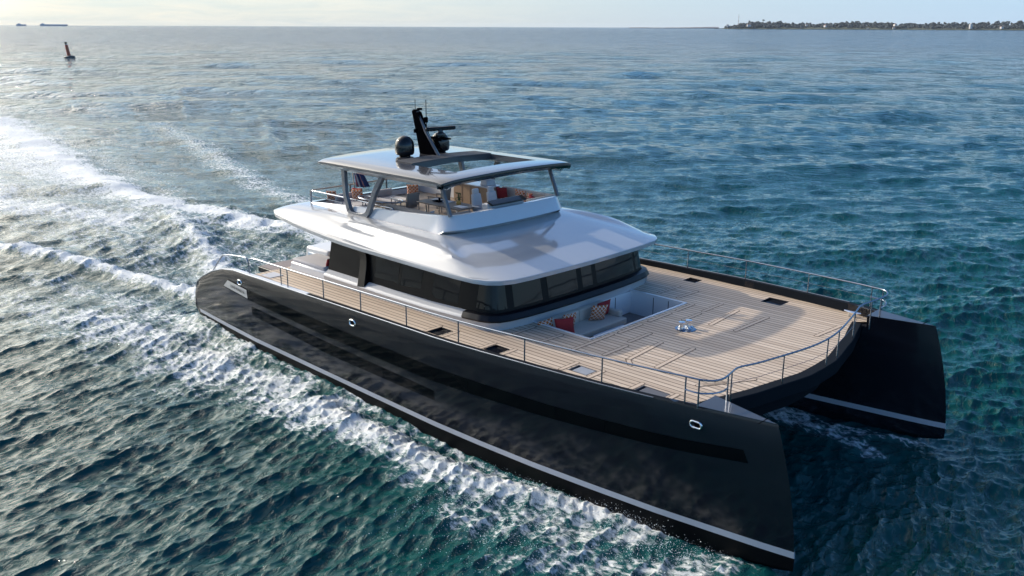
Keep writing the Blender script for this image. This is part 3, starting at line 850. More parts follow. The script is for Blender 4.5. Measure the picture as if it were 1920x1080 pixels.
# ---------------- hardtop
XO = (-3.30, -0.98); YO_ = 1.95
def ht_xf(y): return interp(abs(y), [(0, -0.08), (1.5, -0.12), (2.6, -0.20), (2.9, -0.25), (3.05, -0.30), (3.14, -0.38)])
def ht_xa(y): return interp(abs(y), [(0, -7.22), (2.5, -7.20), (2.9, -7.18), (3.14, -7.12)])
def ht_top(y):
    a = abs(y); return 7.27 - 0.08 * (a / 2.6) ** 2 if a < 2.6 else interp(a, [(2.6, 7.19), (2.75, 7.175), (2.9, 7.15), (3.05, 7.115), (3.14, 7.08)])
def ht_bot(y):
    a = abs(y); return interp(a, [(0, 7.10), (2.3, 7.0), (2.6, 6.84), (2.75, 6.79), (2.9, 6.86), (3.05, 6.95), (3.14, 7.01)])
ys = [-3.14, -3.05, -2.9, -2.75, -2.6, -2.3, -YO_, -1.4, -0.7, 0, 0.7, 1.4, YO_, 2.3, 2.6, 2.75, 2.9, 3.05, 3.14]
NXF = 12
def ht_xs(y):
    xa, xf = ht_xa(y), ht_xf(y)
    return [xa, xa + .05, xa + .18, -6.2, -5.2, -4.2, XO[0], -2.6, -1.8, XO[1], xf - .3, xf - .1, xf]
tv, bv = [], []
for y in ys:
    xs = ht_xs(y)
    for k, x in enumerate(xs):
        zt_, zb = ht_top(y), ht_bot(y); mid = zt_ - .06
        if k in (0, 12): zt2 = mid + .012; zb2 = mid - .012
        elif k in (1,): zt2 = zt_ - .04; zb2 = max(zb, zt_ - .16)
        elif k in (2,): zt2 = zt_ - .008; zb2 = zb
        elif k == 11: zt2 = zt_ - .03; zb2 = max(zb, zt_ - .20)
        elif k == 10: zt2 = zt_ - .008; zb2 = zb
        else: zt2, zb2 = zt_, zb
        tv.append((x, y, zt2)); bv.append((x, y, max(zb2, zt2 - .4)))
nx = 13; nv = len(tv); fcs = []
def hole(i, k): return ys[i] >= -YO_ - 1e-6 and ys[i + 1] <= YO_ + 1e-6 and 6 <= k <= 8
for i in range(len(ys) - 1):
    for k in range(nx - 1):
        a, b, c_, d_ = i * nx + k, i * nx + k + 1, (i + 1) * nx + k + 1, (i + 1) * nx + k
        if hole(i, k): continue
        fcs += [(a, b, c_, d_), (nv + d_, nv + c_, nv + b, nv + a)]
        for di, dk, e in ((-1, 0, (a, b)), (1, 0, (d_, c_)), (0, -1, (a, d_)), (0, 1, (b, c_))):
            ii, kk = i + di, k + dk
            if not (0 <= ii < len(ys) - 1 and 0 <= kk < nx - 1) or hole(ii, kk):
                fcs.append((e[0], e[1], nv + e[1], nv + e[0]))
hard = MB().add(tv + bv, fcs).obj('hardtop', 'topgrey', yacht, smooth=40)
so_f = [(i * nx + k, i * nx + k + 1, (i + 1) * nx + k + 1, (i + 1) * nx + k) for i in range(len(ys) - 1) for k in range(1, nx - 2) if not hole(i, k)]
MB().add([(x, y, z - 0.006) for x, y, z in bv], so_f).obj('soffit', 'white', hard, smooth=30)
lv = MB()
for i in range(18):
    x = -4.22 + i * 0.051
    rows_ = [[(x, y, ht_top(y) + .006), (x + .008, y, ht_top(y) + .026), (x + .04, y, ht_top(y) + .026), (x + .048, y, ht_top(y) + .006)] for y in np.linspace(-1.85, 2.0, 11)]
    lv.loft(rows_, True, False, True)
lv.obj('sunroof_louvre', 'louvre', hard, smooth=0)
lip = MB(); rows_ = []
for y in np.linspace(-3.08, 3.08, 41):
    xf = ht_xf(y); zt_ = ht_top(y)
    rows_.append([(xf + .006, y, zt_ - .040), (xf + .022, y, zt_ - .08), (xf + .02, y, zt_ - .16), (xf - .06, y, zt_ - .245), (xf - .30, y, zt_ - .26), (xf - .32, y, zt_ - .14)])
lip.loft(rows_, False).obj('front_lip', 'black', hard, smooth=40)
# posts
def flat_bar(path, w0, th, axis=Vector((0, 1, 0))):
    rings = []
    for i, p in enumerate(path):
        t = (path[min(i + 1, len(path) - 1)] - path[max(i - 1, 0)]).normalized(); nn = t.cross(axis).normalized()
        rings.append([p - nn * w0 - axis * th, p + nn * w0 - axis * th, p + nn * w0 + axis * th, p - nn * w0 + axis * th])
    return MB().loft(rings, True, False, True)
for sd in (-1, 1):
    y = sd * 2.90
    core = [(-5.98, y - sd * .1, 6.93), (-5.80, y, 6.0), (-5.62, y, 5.50), (-5.50, y, 5.34), (-5.25, y, 5.30), (-4.78, y, 5.34), (-4.56, y, 5.42), (-4.42, y, 5.62), (-4.10, y, 6.25), (-3.70, y - sd * .1, 6.93)]
    P = [Vector(core[0])] + [Vector(p) for p in core[1:2]] + smooth_path(core[2:8], 2) + [Vector(p) for p in core[8:]]
    flat_bar(P, 0.095, 0.07).obj('hardtop_frame', 'postgrey', hard, bevel=0.015, smooth=45)
    flat_bar([Vector((-1.0, sd * 2.62, 6.98)), Vector((-0.52, sd * 2.62, 5.90))], 0.055, 0.05).obj('hardtop_post', 'postgrey', hard, bevel=0.012)

# ---------------- mast and aerials
mz = ht_top(0)
mast = MB()
def plate_yz(pts, y0_, y1_):
    mb = MB(); n = len(pts)
    mb.add([(x, y0_, z) for x, z in pts] + [(x, y1_, z) for x, z in pts], [tuple(range(n))[::-1], tuple(range(n, 2 * n))] + [(i, (i + 1) % n, n + (i + 1) % n, n + i) for i in range(n)])
    return mb
ms = plate_yz([(-4.98, mz - .01), (-4.05, mz - .01), (-4.62, 8.02), (-5.02, 8.78), (-5.28, 8.86), (-5.38, 8.80), (-5.16, 8.0)], -0.10, 0.10).obj('radar_mast', 'matblack', yacht, bevel=0.03)
MB().tube([(-3.95, -0.05, mz), (-4.62, -0.05, 8.05), (-5.1, -0.05, 8.78)], 0.055, 6).obj('mast_stay', 'postgrey', ms)
MB().box((-4.30, 0.30, 7.86), (0.9, 0.34, 0.05)).tube([(-4.75, 0.3, 7.86), (-4.2, 0.3, 7.45)], 0.03).obj('radar_bracket', 'matblack', ms)
rd = MB().lathe([(0, 0), (.17, 0), (.19, .10), (.17, .17), (.1, .2), (.08, .3), (0, .3)], (-4.25, 0.32, 7.885), 20).obj('radar_pedestal', 'black', ms)
ra = Vector((0.63, 0.75, 0.06)).normalized()
MB().tube([Vector((-4.25, 0.32, 8.21)) + ra * t for t in (-.55, -.52, .52, .55)], [.05, .075, .075, .05], 10).obj('radar_array', 'black', ms)
MB().tube([(-5.2, -0.06, 8.78), (-5.2, -0.06, 9.22)], 0.012, 6).obj('whip_antenna', 'matblack', ms)
MB().tube([(-4.85, 0.16, 8.2), (-4.85, 0.16, 9.22)], 0.014, 6).obj('whip_antenna', 'matblack', ms)
MB().tube([(-5.05, -.18, 8.15), (-5.05, .5, 8.15)], 0.025, 6).obj('cross_arm', 'matblack', ms)
for c_, s_ in (((-4.8, .1, 8.5), (.12, .12, .2)), ((-5.05, -.2, 8.1), (.12, .1, .14)), ((-5.05, .22, 8.1), (.1, .1, .12)), ((-5.05, 0.02, 8.88), (.14, .16, .08))):
    MB().box(c_, s_).obj('navigation_light', 'matblack', ms, bevel=.02)
for sd, zt_ in ((-1, 7.24), (1, 7.24)):
    c0 = (-4.90 - .0 * sd, sd * 0.86, zt_)
    MB().lathe([(0, 0.02), (.20, 0.02), (.22, .06), (.30, .07), (.345, .12), (.355, .22), (.350, .42), (.33, .52), (.28, .62), (.20, .70), (.10, .745), (0, .755)], c0, 28).obj('satellite_dome', 'black', yacht, smooth=60)

# ---------------- rails
def rail_y(x): return yside(x, interp(x, ZS)) - 0.07
def railing(sd, posts, xs_top, name='side_railing'):
    pts = [(x, sd * rail_y(x), interp(x, ZS) + 0.66) for x in xs_top]
    return pts
sp = [-6.05, -5.62, -3.42, -1.35, 0.92, 3.17, 5.6, 8.0, 10.2, 11.0]
for sd in (-1, 1):
    top = [(-8.55, sd * rail_y(-8.5), 3.05 + .25), (-8.35, sd * rail_y(-8.5), 3.62), (-8.2, sd * rail_y(-8.2), 3.72)] if False else []
    xs = list(np.linspace(-7.95, 10.25, 40))
    line = [(x, sd * rail_y(x), interp(x, ZS) + 0.67) for x in xs]
    # sweep in from the hull on to the beam
    corner = [(10.62, sd * 5.06, 4.14), (10.80, sd * 4.86, 4.12), (10.84, sd * 4.55, 4.10), (10.76, sd * 4.2, 4.07), (10.66, sd * 3.85, 4.03), (10.56, sd * 3.45, 4.0)]
    beamline = [(beam_x(y) - 0.06, sd * y, 3.95) for y in (2.8, 2.0, 1.2, 0.5, 0.0)]
    aftend = [(-8.28, sd * rail_y(-8.2), 3.35), (-8.25, sd * rail_y(-8.2), 3.62)]
    r = MB().tube(smooth_path(aftend + line + corner + beamline, 2), 0.025, 8).obj('bow_railing', 'steel', yacht, smooth=60)
    for x in sp[:-1]:
        z0 = interp(x, ZS) - 0.05
        MB().tube([(x, sd * rail_y(x), z0), (x, sd * rail_y(x), interp(x, ZS) + .67)], 0.020, 8).obj('rail_post', 'steel', r)
    for x, y, z0, z1 in ((10.55, 5.12, 3.46, 4.14), (10.82, 4.32, 3.48, 4.085), (10.70, 3.95, 3.18, 4.045)):
        MB().tube([(x, sd * y, z0), (x, sd * y, z1)], 0.020, 8).obj('rail_post', 'steel', r)
    for y in ((1.8, -0.18) if sd < 0 else (0.92, 2.82)):
        MB().tube([(beam_x(y) - .06, sd * y, 3.15), (beam_x(y) - .06, sd * y, 3.95)], 0.020, 8).obj('rail_post', 'steel', r)
    mid = [(10.2, sd * rail_y(10.2), 3.82), (10.55, sd * 5.12, 3.82), (10.76, sd * 4.9, 3.81), (10.86, sd * 4.6, 3.80), (10.82, sd * 4.32, 3.79)]
    MB().tube(smooth_path(mid, 2), 0.022, 8).obj('middle_rail', 'steel', r)
    wire = [(x, sd * rail_y(x), interp(x, ZS) + .34) for x in np.linspace(-7.9, 10.2, 20)] if sd > 0 else []
    wire2 = [(10.70, sd * 3.95, 3.6), (10.5, sd * 3.5, 3.59)] + [(beam_x(y) - .06, sd * y, 3.58) for y in (2.8, 1.75, .62, 0)]
    MB().tube(wire2, 0.006, 5).obj('guard_wire', 'steel', r)
    if wire: MB().tube(wire, 0.006, 5).obj('guard_wire', 'steel', r)
    # low hoop over the stern quarter
    hp = smooth_path([(-11.6, sd * 5.33, 2.45), (-10.6, sd * 5.40, 3.28), (-10.3, sd * 5.42, 3.42), (-8.65, sd * 5.5, 3.62), (-8.45, sd * 5.5, 3.58), (-8.38, sd * 5.5, 3.0)], 2)
    MB().tube(hp, 0.026, 8).obj('stern_hoop', 'steel', yacht, smooth=60)

# flybridge rails
fr = MB()
fr.tube(smooth_path([(-8.3, -2.72, 5.30), (-8.3, -2.72, 5.78), (-8.1, -2.72, 5.80), (-3.4, -2.72, 5.80), (-3.3, -2.72, 5.75), (-3.28, -2.72, 5.62)], 1), 0.030, 8)
fr.tube([(-8.28, -2.72, 5.58), (-6.3, -2.72, 5.60), (-6.25, -2.72, 5.5)], 0.020, 6)
frr = fr.obj('flybridge_railing', 'steel', yacht, smooth=60)
MB().tube([(-8.3, -2.7, 5.80), (-8.3, 2.7, 5.80)], 0.028, 8).tube([(-8.3, 2.7, 5.78), (-5.7, 2.72, 5.80)], 0.028, 8).obj('capping_rail', 'teakmargin', frr)
gp = MB()
for i in range(5):
    ya = -2.6 + i * 1.06
    gp.box((-8.3, ya + .5, 5.52), (0.012, 1.0, 0.42))
gp.obj('glass_panel', 'clearglass', frr, smooth=0)
for p in ((-8.32, -2.72), (-8.3, -0.9), (-8.3, 0.9), (-8.3, 2.7), (-6.9, 2.72), (-5.8, 2.72)):
    MB().box((p[0], p[1], 5.5), (0.05, 0.05, 0.6)).obj('rail_post', 'postgrey', frr)
stair = MB()
stair.tube(smooth_path([(-5.3, -1.95, 5.78), (-5.9, -1.9, 5.8), (-6.05, -2.2, 5.8), (-5.6, -2.45, 5.8), (-4.4, -2.35, 5.8), (-3.9, -1.9, 5.8), (-4.2, -1.55, 5.8), (-4.9, -1.55, 5.8)], 2), 0.028, 8)
st_ = stair.obj('stair_railing', 'steel', yacht, smooth=60)
for x, y in ((-5.9, -2.1), (-5.3, -2.42), (-4.4, -2.35), (-4.0, -1.85), (-4.9, -1.55)):
    MB().tube([(x, y, 5.1), (x, y, 5.8)], 0.018, 6).obj('rail_post', 'steel', st_)

# ---------------- flybridge furniture
FZ = 5.10
bar = MB().box((-4.15, 2.0, FZ + .43), (1.9, 0.62, 0.86)).obj('bar_cabinet', 'barwood', yacht, bevel=0.01)
MB().box((-4.15, 2.0, FZ + .885), (2.0, 0.72, 0.045)).obj('counter', 'white', bar, bevel=0.01)
gq = MB()
for x in (-4.62, -4.15, -3.68): gq.box((x, 1.685, FZ + .43), (0.012, 0.008, 0.82))
gq.obj('door_seam', 'tablewood', bar, smooth=0)
MB().box((-3.5, 2.0, FZ + 1.02), (.4, .5, .22), taper=.8).obj('grill_hood', 'seatgrey', bar, bevel=.04)
con = MB().box((-0.62, -0.05, FZ + .50), (0.34, 1.75, 0.98), ry=radians(-8)).obj('helm_console', 'seatgrey', yacht, bevel=0.05)
MB().box((-0.48, -0.05, FZ + 1.0), (0.30, 1.7, 0.06), ry=radians(20)).obj('dashboard', 'black', con, bevel=0.02)


def helm_seat(x, y, label):
    e = tag(empty('helm_seat', (x, y, FZ)), label, 'seat', 'helm seats on the flybridge')
    MB().lathe([(0, 0), (.2, 0), (.2, .03), (.06, .05), (.06, .42), (0, .42)], n=16).obj('pedestal', 'chrome', e)
    MB().box((0.05, 0, .50), (.50, .48, .16)).obj('seat', 'seatgrey', e, bevel=0.05, seg=3)
    MB().box((-.22, 0, .82), (.15, .46, .56), ry=radians(-10), taper=.86).obj('backrest', 'seatgrey', e, bevel=0.05, seg=3)
    MB().box((-.29, 0, 1.17), (.13, .27, .20), ry=radians(-8)).obj('headrest', 'seatgrey', e, bevel=0.05, seg=3)
    for sd in (-1, 1): MB().box((0.02, sd * .27, .70), (.36, .06, .06)).obj('armrest', 'seatgrey', e, bevel=0.02)
    return e


helm_seat(-1.55, -0.25, 'pale grey helm seat on the flybridge nearest the dining table')
helm_seat(-1.50, 0.45, 'pale grey helm seat on the flybridge nearest the patterned cushions')

ps = tag(empty('flybridge_sofa', (-1.9, 2.2, FZ)), 'beige L-shaped sofa along the port side of the flybridge ahead of the bar', 'sofa')
cushion_box('seat', at(ps, (-1.85, 1.95, FZ + .34)), (2.5, 0.75, 0.2), 'sofa', ps)
cushion_box('seat', at(ps, (-0.95, 1.25, FZ + .34)), (0.7, 0.7, 0.2), 'sofa', ps)
cushion_box('backrest', at(ps, (-1.85, 2.46, FZ + .62)), (2.6, 0.2, 0.48), 'sofa', ps)
cushion_box('backrest', at(ps, (-0.62, 1.75, FZ + .62)), (0.2, 1.25, 0.48), 'sofa', ps)
MB().box(at(ps, (-1.85, 1.95, FZ + .12)), (2.4, 0.65, 0.24)).obj('base', 'white', ps)
pillow((-2.85, 2.15, FZ + .44), 0.50, (radians(14), 0, radians(12)), 'red', 'plain red cushion on the flybridge sofa beside the wooden bar')
pillow((-1.95, 2.2, FZ + .44), 0.50, (radians(14), radians(5), radians(8)), 'lattice', 'orange lattice cushion midway along the flybridge sofa behind the helm seats')
pillow((-1.25, 2.15, FZ + .44), 0.48, (radians(18), radians(-12), radians(-20)), 'lattice', 'orange lattice cushion near the corner of the flybridge sofa, under a red one')
pillow((-0.98, 2.0, FZ + .52), 0.44, (radians(40), radians(18), radians(-40)), 'red', 'red cushion slumped in the corner of the flybridge sofa')
pillow((-0.86, 1.35, FZ + .44), 0.44, (radians(-12), 0, radians(90)), 'lattice', 'orange lattice cushion on the front leg of the flybridge sofa by the console')

ts = tag(empty('taupe_bench', (-2.4, -2.2, FZ)), 'long low taupe bench along the starboard coaming of the flybridge', 'bench')
cushion_box('seat', at(ts, (-2.4, -2.15, FZ + .32)), (2.6, 0.62, 0.18), 'sofadark', ts)
cushion_box('backrest', at(ts, (-2.5, -2.52, FZ + .56)), (2.9, 0.18, 0.40), 'sofadark', ts)
cushion_box('backrest', at(ts, (-1.0, -1.95, FZ + .56)), (0.18, 1.3, 0.40), 'sofadark', ts)
MB().box(at(ts, (-2.4, -2.15, FZ + .11)), (2.5, 0.5, 0.22)).obj('base', 'white', ts)

dt = tag(empty('dining_table', (-2.75, -0.75, FZ)), 'dark rectangular dining table laid for a meal on the flybridge', 'table')
MB().box((0, 0, .66), (2.3, 0.95, .05)).obj('table_top', 'tablewood', dt, bevel=0.012)
for sx in (-.8, .8):
    for sy in (-.3, .3): MB().tube([(sx, sy, 0), (sx, sy, .64)], .03, 8).obj('leg', 'chrome', dt)


def place_mat(x, y, label):
    return tag(MB().box((x, y, FZ + .693), (0.42, 0.30, 0.012)).obj('place_mat', 'papery', None, bevel=0.003), label, 'place mat', 'white place mats on the flybridge table')


place_mat(-3.55, -0.55, 'white place mat on the aft end of the flybridge dining table')
place_mat(-3.0, -0.55, 'white place mat on the flybridge table next to the dark tray')
place_mat(-1.95, -0.85, 'white place mat on the forward end of the flybridge table by the helm seat')
vs_ = tag(empty('table_plant', (-2.3, -0.62, FZ + .685)), 'small leafy plant in an amber vase on the flybridge table', 'plant')
MB().lathe([(0, 0), (.07, 0), (.09, .08), (.06, .15), (0, .15)], n=14).obj('vase', 'gold', vs_)
pm = MB()
for i in range(60):
    a = random.uniform(0, 2 * pi); h = random.uniform(.12, .42); r_ = random.uniform(0, .13) * (1.2 - h)
    c0 = Vector((r_ * cos(a), r_ * sin(a), h)); d1 = Vector((random.uniform(-1, 1), random.uniform(-1, 1), random.uniform(-.4, 1))).normalized() * .05; d2 = d1.orthogonal().normalized() * .02
    pm.add([c0 - d1, c0 + d2, c0 + d1, c0 - d2], [(0, 1, 2, 3)])
pm.obj('foliage', 'leaf', vs_)
tr = tag(MB().box((-3.25, -0.75, FZ + .70), (0.34, 0.22, 0.03)).lathe([(0, 0), (.04, 0), (.045, .10), (0, .10)], (-3.2, -.72, FZ + .715), 10).obj('serving_tray', 'matblack', None), 'dark serving tray with a cup on the flybridge dining table', 'tray')
lp = tag(empty('open_laptop', (-2.35, -2.0, FZ + .41)), 'open white tablet on the taupe flybridge bench', 'laptop')
MB().box((0, 0, .012), (.24, .32, .018), rz=.3).obj('keyboard', 'papery', lp)
MB().box((.13, .02, .13), (.018, .32, .23), rz=.3, ry=radians(20)).obj('screen', 'papery', lp)


def armchair(x, y, rz, label):
    e = tag(empty('dining_armchair', (x, y, FZ), rz), label, 'armchair', 'taupe armchairs at the flybridge table')
    for sx in (-.28, .28):
        for sy in (-.33, .33): MB().tube([(sx, sy, 0), (sx, sy, .56)], .02, 8).obj('leg', 'steel', e)
    for sy in (-.33, .33): MB().tube([(-.3, sy, .56), (.3, sy, .56)], .022, 8).obj('armrest', 'steel', e)
    MB().box((0.02, 0, .36), (.58, .60, .14)).obj('seat', 'sofadark', e, bevel=0.04)
    MB().box((-.28, 0, .62), (.14, .62, .48), ry=radians(-8)).obj('backrest', 'sofadark', e, bevel=0.04)
    return e


armchair(-4.75, -0.95, radians(188), 'taupe armchair on the flybridge seen from behind, beside the oval stair rail')
armchair(-4.55, 0.45, radians(200), 'taupe armchair on the flybridge partly hidden under the hardtop, beside the wooden bar')


def lounger(x, y, label):
    e = tag(empty('sun_lounger', (x, y, FZ), pi), label, 'sun lounger', 'rounded sun loungers on the aft flybridge')
    MB().box((0, 0, .22), (1.5, .85, .16)).obj('mattress', 'pad', e, bevel=0.07, seg=3)
    MB().box((.62, 0, .42), (.16, .8, .30), ry=radians(-25)).obj('headrest', 'pad', e, bevel=0.06)
    MB().box((0, 0, .08), (1.4, .75, .14)).obj('base', 'sofadark', e)
    return e


lounger(-6.55, -0.15, 'grey sun lounger on the aft flybridge behind the slanting frame')
lounger(-6.9, -1.75, 'grey sun lounger at the starboard aft corner of the flybridge behind the rail')
pillow((-7.05, -1.45, FZ + .32), 0.46, (radians(14), 0, radians(30)), 'lattice', 'orange lattice cushion on the aft flybridge seen through the slanting frame')
pillow((-7.35, -1.2, FZ + .32), 0.44, (radians(14), 0, radians(24)), 'red', 'red cushion on the aft flybridge behind the patterned one in the frame opening')
pillow((-7.75, -2.15, FZ + .32), 0.40, (radians(14), 0, radians(35)), 'lattice', 'orange lattice cushion behind the aft glass of the flybridge, leftmost of all')
pillow((-6.2, 0.55, FZ + .36), 0.46, (radians(12), 0, radians(40)), 'lattice', 'orange lattice cushion standing above the back of the taupe armchair')

# hanging flag on a raked staff at the after end
fl = tag(empty('ensign_flag', (-8.15, -0.75, 5.2)), 'dark blue flag with red and pale stripes hanging from a staff at the aft flybridge', 'flag')
MB().tube([(0, 0, 0), (-0.25, 0, 1.75)], 0.022, 8).obj('staff', 'teakmargin', fl)
me = bpy.data.meshes.new('cloth'); vs2, fs2, uvs = [], [], []
NU, NV = 16, 20
for j in range(NV + 1):
    v = j / NV
    for i in range(NU + 1):
        u = i / NU; wdt = 0.12 + 0.55 * v
        vs2.append((-0.22 + 0.2 * v + u * wdt * .75, u * wdt * .55 + 0.05 * sin(u * 14 + v * 2) * (0.3 + v), 1.62 - 1.12 * v + 0.02 * sin(u * 9)))
        uvs.append((u, v))
for j in range(NV):
    for i in range(NU):
        a = j * (NU + 1) + i; fs2.append((a, a + 1, a + NU + 2, a + NU + 1))
me.from_pydata(vs2, [], fs2); ul = me.uv_layers.new(name='UVMap')
for l in me.loops: ul.data[l.index].uv = uvs[l.vertex_index]
me.polygons.foreach_set('use_smooth', [True] * len(me.polygons)); me.materials.append(MT['flag'])
fo = bpy.data.objects.new('cloth', me); COL.objects.link(fo); fo.parent = fl
sm_ = fo.modifiers.new('thick', 'SOLIDIFY'); sm_.thickness = 0.006

WSCALE = 1.0
# =================================================================== SEA
def hash2(ix, iy, seed):
    h = (ix.astype(np.int64) * 374761393 + iy.astype(np.int64) * 668265263 + seed * 1442695041) & 0xffffffff
    h = ((h ^ (h >> 13)) * 1274126177) & 0xffffffff
    return ((h ^ (h >> 16)) & 0xffff) / 65535.0


def vnoise(x, y, seed=0):
    ix = np.floor(x); iy = np.floor(y); fx = x - ix; fy = y - iy
    fx = fx * fx * (3 - 2 * fx); fy = fy * fy * (3 - 2 * fy)
    a = hash2(ix, iy, seed); b = hash2(ix + 1, iy, seed); c = hash2(ix, iy + 1, seed); d = hash2(ix + 1, iy + 1, seed)
    return (a * (1 - fx) + b * fx) * (1 - fy) + (c * (1 - fx) + d * fx) * fy


def fbm(x, y, oct=4, seed=0):
    s = 0; a = 0.5; t = 0
    for i in range(oct):
        s = s + a * vnoise(x * 2 ** i + 17.3 * i, y * 2 ** i - 9.1 * i, seed + i); t += a; a *= 0.55
    return s / t


Hc = CAM.z
AZ0 = math.degrees(math.atan2(FWD.y, FWD.x))
fan = np.arange(-37.0, 37.0001, 0.066)
rest = np.arange(39.0, 321.001, 2.0)
az = np.radians(AZ0 + np.concatenate([fan, rest]))
dth = np.concatenate([np.full(len(fan), 0.066), np.full(len(rest), 2.0)]) * pi / 180
dep = np.concatenate([np.radians(np.arange(37.0, 0.60, -0.060)), np.radians(0.60 * 0.93 ** np.arange(0, 40))])
r = np.concatenate([np.linspace(1.0, Hc / math.tan(radians(37.3)), 14), Hc / np.tan(dep)])
r = np.unique(r[r < 20500])
dr = np.gradient(r)
nc, nr = len(az), len(r)
X = CAM.x + np.outer(r, np.cos(az)); Y = CAM.y + np.outer(r, np.sin(az))
sp_ = np.maximum(np.outer(r, dth), dr[:, None])
spx = np.minimum(sp_, 1e9)
Z = np.zeros_like(X); DX = np.zeros_like(X); DY = np.zeros_like(X)

# calmer water close round the hulls
boat = np.clip(1 - np.maximum(np.abs(X) / 15.0, np.abs(Y) / 7.0), 0, 0.25) / 0.25
damp = 1 - 0.45 * boat
rw = np.random.default_rng(5)
patch = 0.42 + 1.16 * fbm(X / 13.0, Y / 13.0, 3, 40)
near = r < 1600
nrn = int(near.sum())
xs_, ys_, spn = X[:nrn], Y[:nrn], spx[:nrn]
WAVES = 100
zoneB = np.clip((ys_ + 6.0) / 14.0, 0, 1); zoneB = zoneB * zoneB * (3 - 2 * zoneB)
for i in range(WAVES):
    lam = 0.26 * (13.0 / 0.26) ** ((i // 2) / (WAVES // 2 - 1)) * rw.uniform(0.9, 1.1)
    sysB = i % 2 == 1
    th = radians(rw.normal(128, 24) if sysB else (rw.normal(194, 15) if lam < 1.6 else rw.normal(182, 18)))
    k = 2 * pi / lam
    amp = 0.0098 * lam ** 0.50 * (1.0 if lam < 0.8 else (0.8 / lam) ** 0.32) * WSCALE
    ph = rw.uniform(0, 2 * pi)
    f = np.clip((lam / spn - 1.1) / 1.5, 0, 1) * amp * 1.36 * (1.5 if sysB and lam > 2.0 else 1.0) * (np.sqrt(0.08 + 0.92 * zoneB) if sysB else np.sqrt(1 - 0.85 * zoneB))
    if f.max() == 0: continue
    arg = k * (cos(th) * xs_ + sin(th) * ys_) + ph
    if lam < 3: arg = arg + 0.9 * np.sin(k * 0.23 * (-sin(th) * xs_ + cos(th) * ys_) + ph * 3)
    Z[:nrn] += f * np.cos(arg)
    sn = f * np.sin(arg) * 0.95
    DX[:nrn] -= sn * cos(th); DY[:nrn] -= sn * sin(th)
for i in range(12):      # low swell
    lam = rw.uniform(13, 42); th = radians(rw.normal(132, 25)); k = 2 * pi / lam; ph = rw.uniform(0, 2 * pi)
    f = np.clip((lam / spn - 1.0) / 1.5, 0, 1) * 0.0034 * lam
    Z[:nrn] += f * np.cos(k * (cos(th) * xs_ + sin(th) * ys_) + ph + 1.5 * fbm(xs_ / 60, ys_ / 60, 2, 70 + i))
Z *= damp * patch; DX *= damp; DY *= damp


def line_field(pts):
    """distance to a polyline, and the parameter 0..1 along it"""
    best = np.full(X.shape, 1e9); par = np.zeros_like(X); sgn = np.zeros_like(X)
    P = [np.array(p[:2], float) for p in pts]; L = [np.linalg.norm(P[i + 1] - P[i]) for i in range(len(P) - 1)]; T = sum(L); acc = 0
    for i in range(len(P) - 1):
        d = P[i + 1] - P[i]; q = d / (L[i] ** 2)
        t = np.clip((X - P[i][0]) * q[0] + (Y - P[i][1]) * q[1], 0, 1)
        ex = X - P[i][0] - t * d[0]; ey = Y - P[i][1] - t * d[1]; dd = np.hypot(ex, ey)
        m = dd < best
        best = np.where(m, dd, best); par = np.where(m, (acc + t * L[i]) / T, par)
        sgn = np.where(m, np.sign(d[0] * ey - d[1] * ex), sgn)
        acc += L[i]
    return best, par, sgn


foam = np.zeros_like(X)
wob = fbm(X * 0.9, Y * 0.9, 4, 3) - 0.5
wob2 = fbm(X * 0.25, Y * 0.25, 3, 9) - 0.5


def streak(pts, w0, w1, a0, a1, h=0.0, hw=None, wobble=0.6, sharp=2.0):
    global foam, Z
    d, t, sg = line_field(pts)
    w = w0 + (w1 - w0) * t; a = a0 + (a1 - a0) * t
    dd = np.abs(d + wobble * w * wob * 1.6)
    g = np.exp(-(dd / w) ** sharp) * a
    foam = np.maximum(foam, g)
    if h:
        hw_ = (hw or 1.0) * w
        env = np.minimum(1, np.minimum(t / 0.08, (1 - t) / 0.25))
        Z += h * env * np.exp(-(d / hw_) ** 2) * (1 + 0.7 * wob)


CREST = [(9.9, -4.95), (9.0, -5.15), (7.8, -5.55), (6.4, -6.05), (5.0, -6.45), (3.2, -6.75), (0.5, -6.85), (-2.5, -6.75), (-6, -6.7), (-9.5, -6.9), (-13, -7.4), (-18, -8.2)]
streak(CREST, 0.42, 1.1, 0.86, 0.66, h=0.20, hw=0.9, wobble=1.0)
streak([(-4, -6.6), (-8, -7.2), (-12, -8.0), (-17, -8.6), (-23, -9.5)], 0.9, 2.0, 0.75, 0.45)
streak([(7.4, -5.9), (4.4, -7.0), (1.2, -7.3), (-2, -7.2)], 0.5, 0.6, 0.70, 0.55)
streak([(9.5, -5.6), (8.2, -6.6), (7.0, -7.4), (5.6, -7.8)], 1.0, 1.1, 0.62, 0.5, wobble=1.2)
streak([(11.8, -5.4), (10.4, -6.4), (9.2, -7.4), (8.0, -8.6)], 0.7, 1.1, 0.56, 0.52, wobble=1.2)
# thin line of foam where the hull meets the water
for s in (-1, 1):
    streak([(x, s * (interp(x, YO) + 0.10)) for x in (10, 7, 4, 0, -4, -8, -12.5)], 0.10, 0.30, 0.50, 0.62, wobble=1.0)
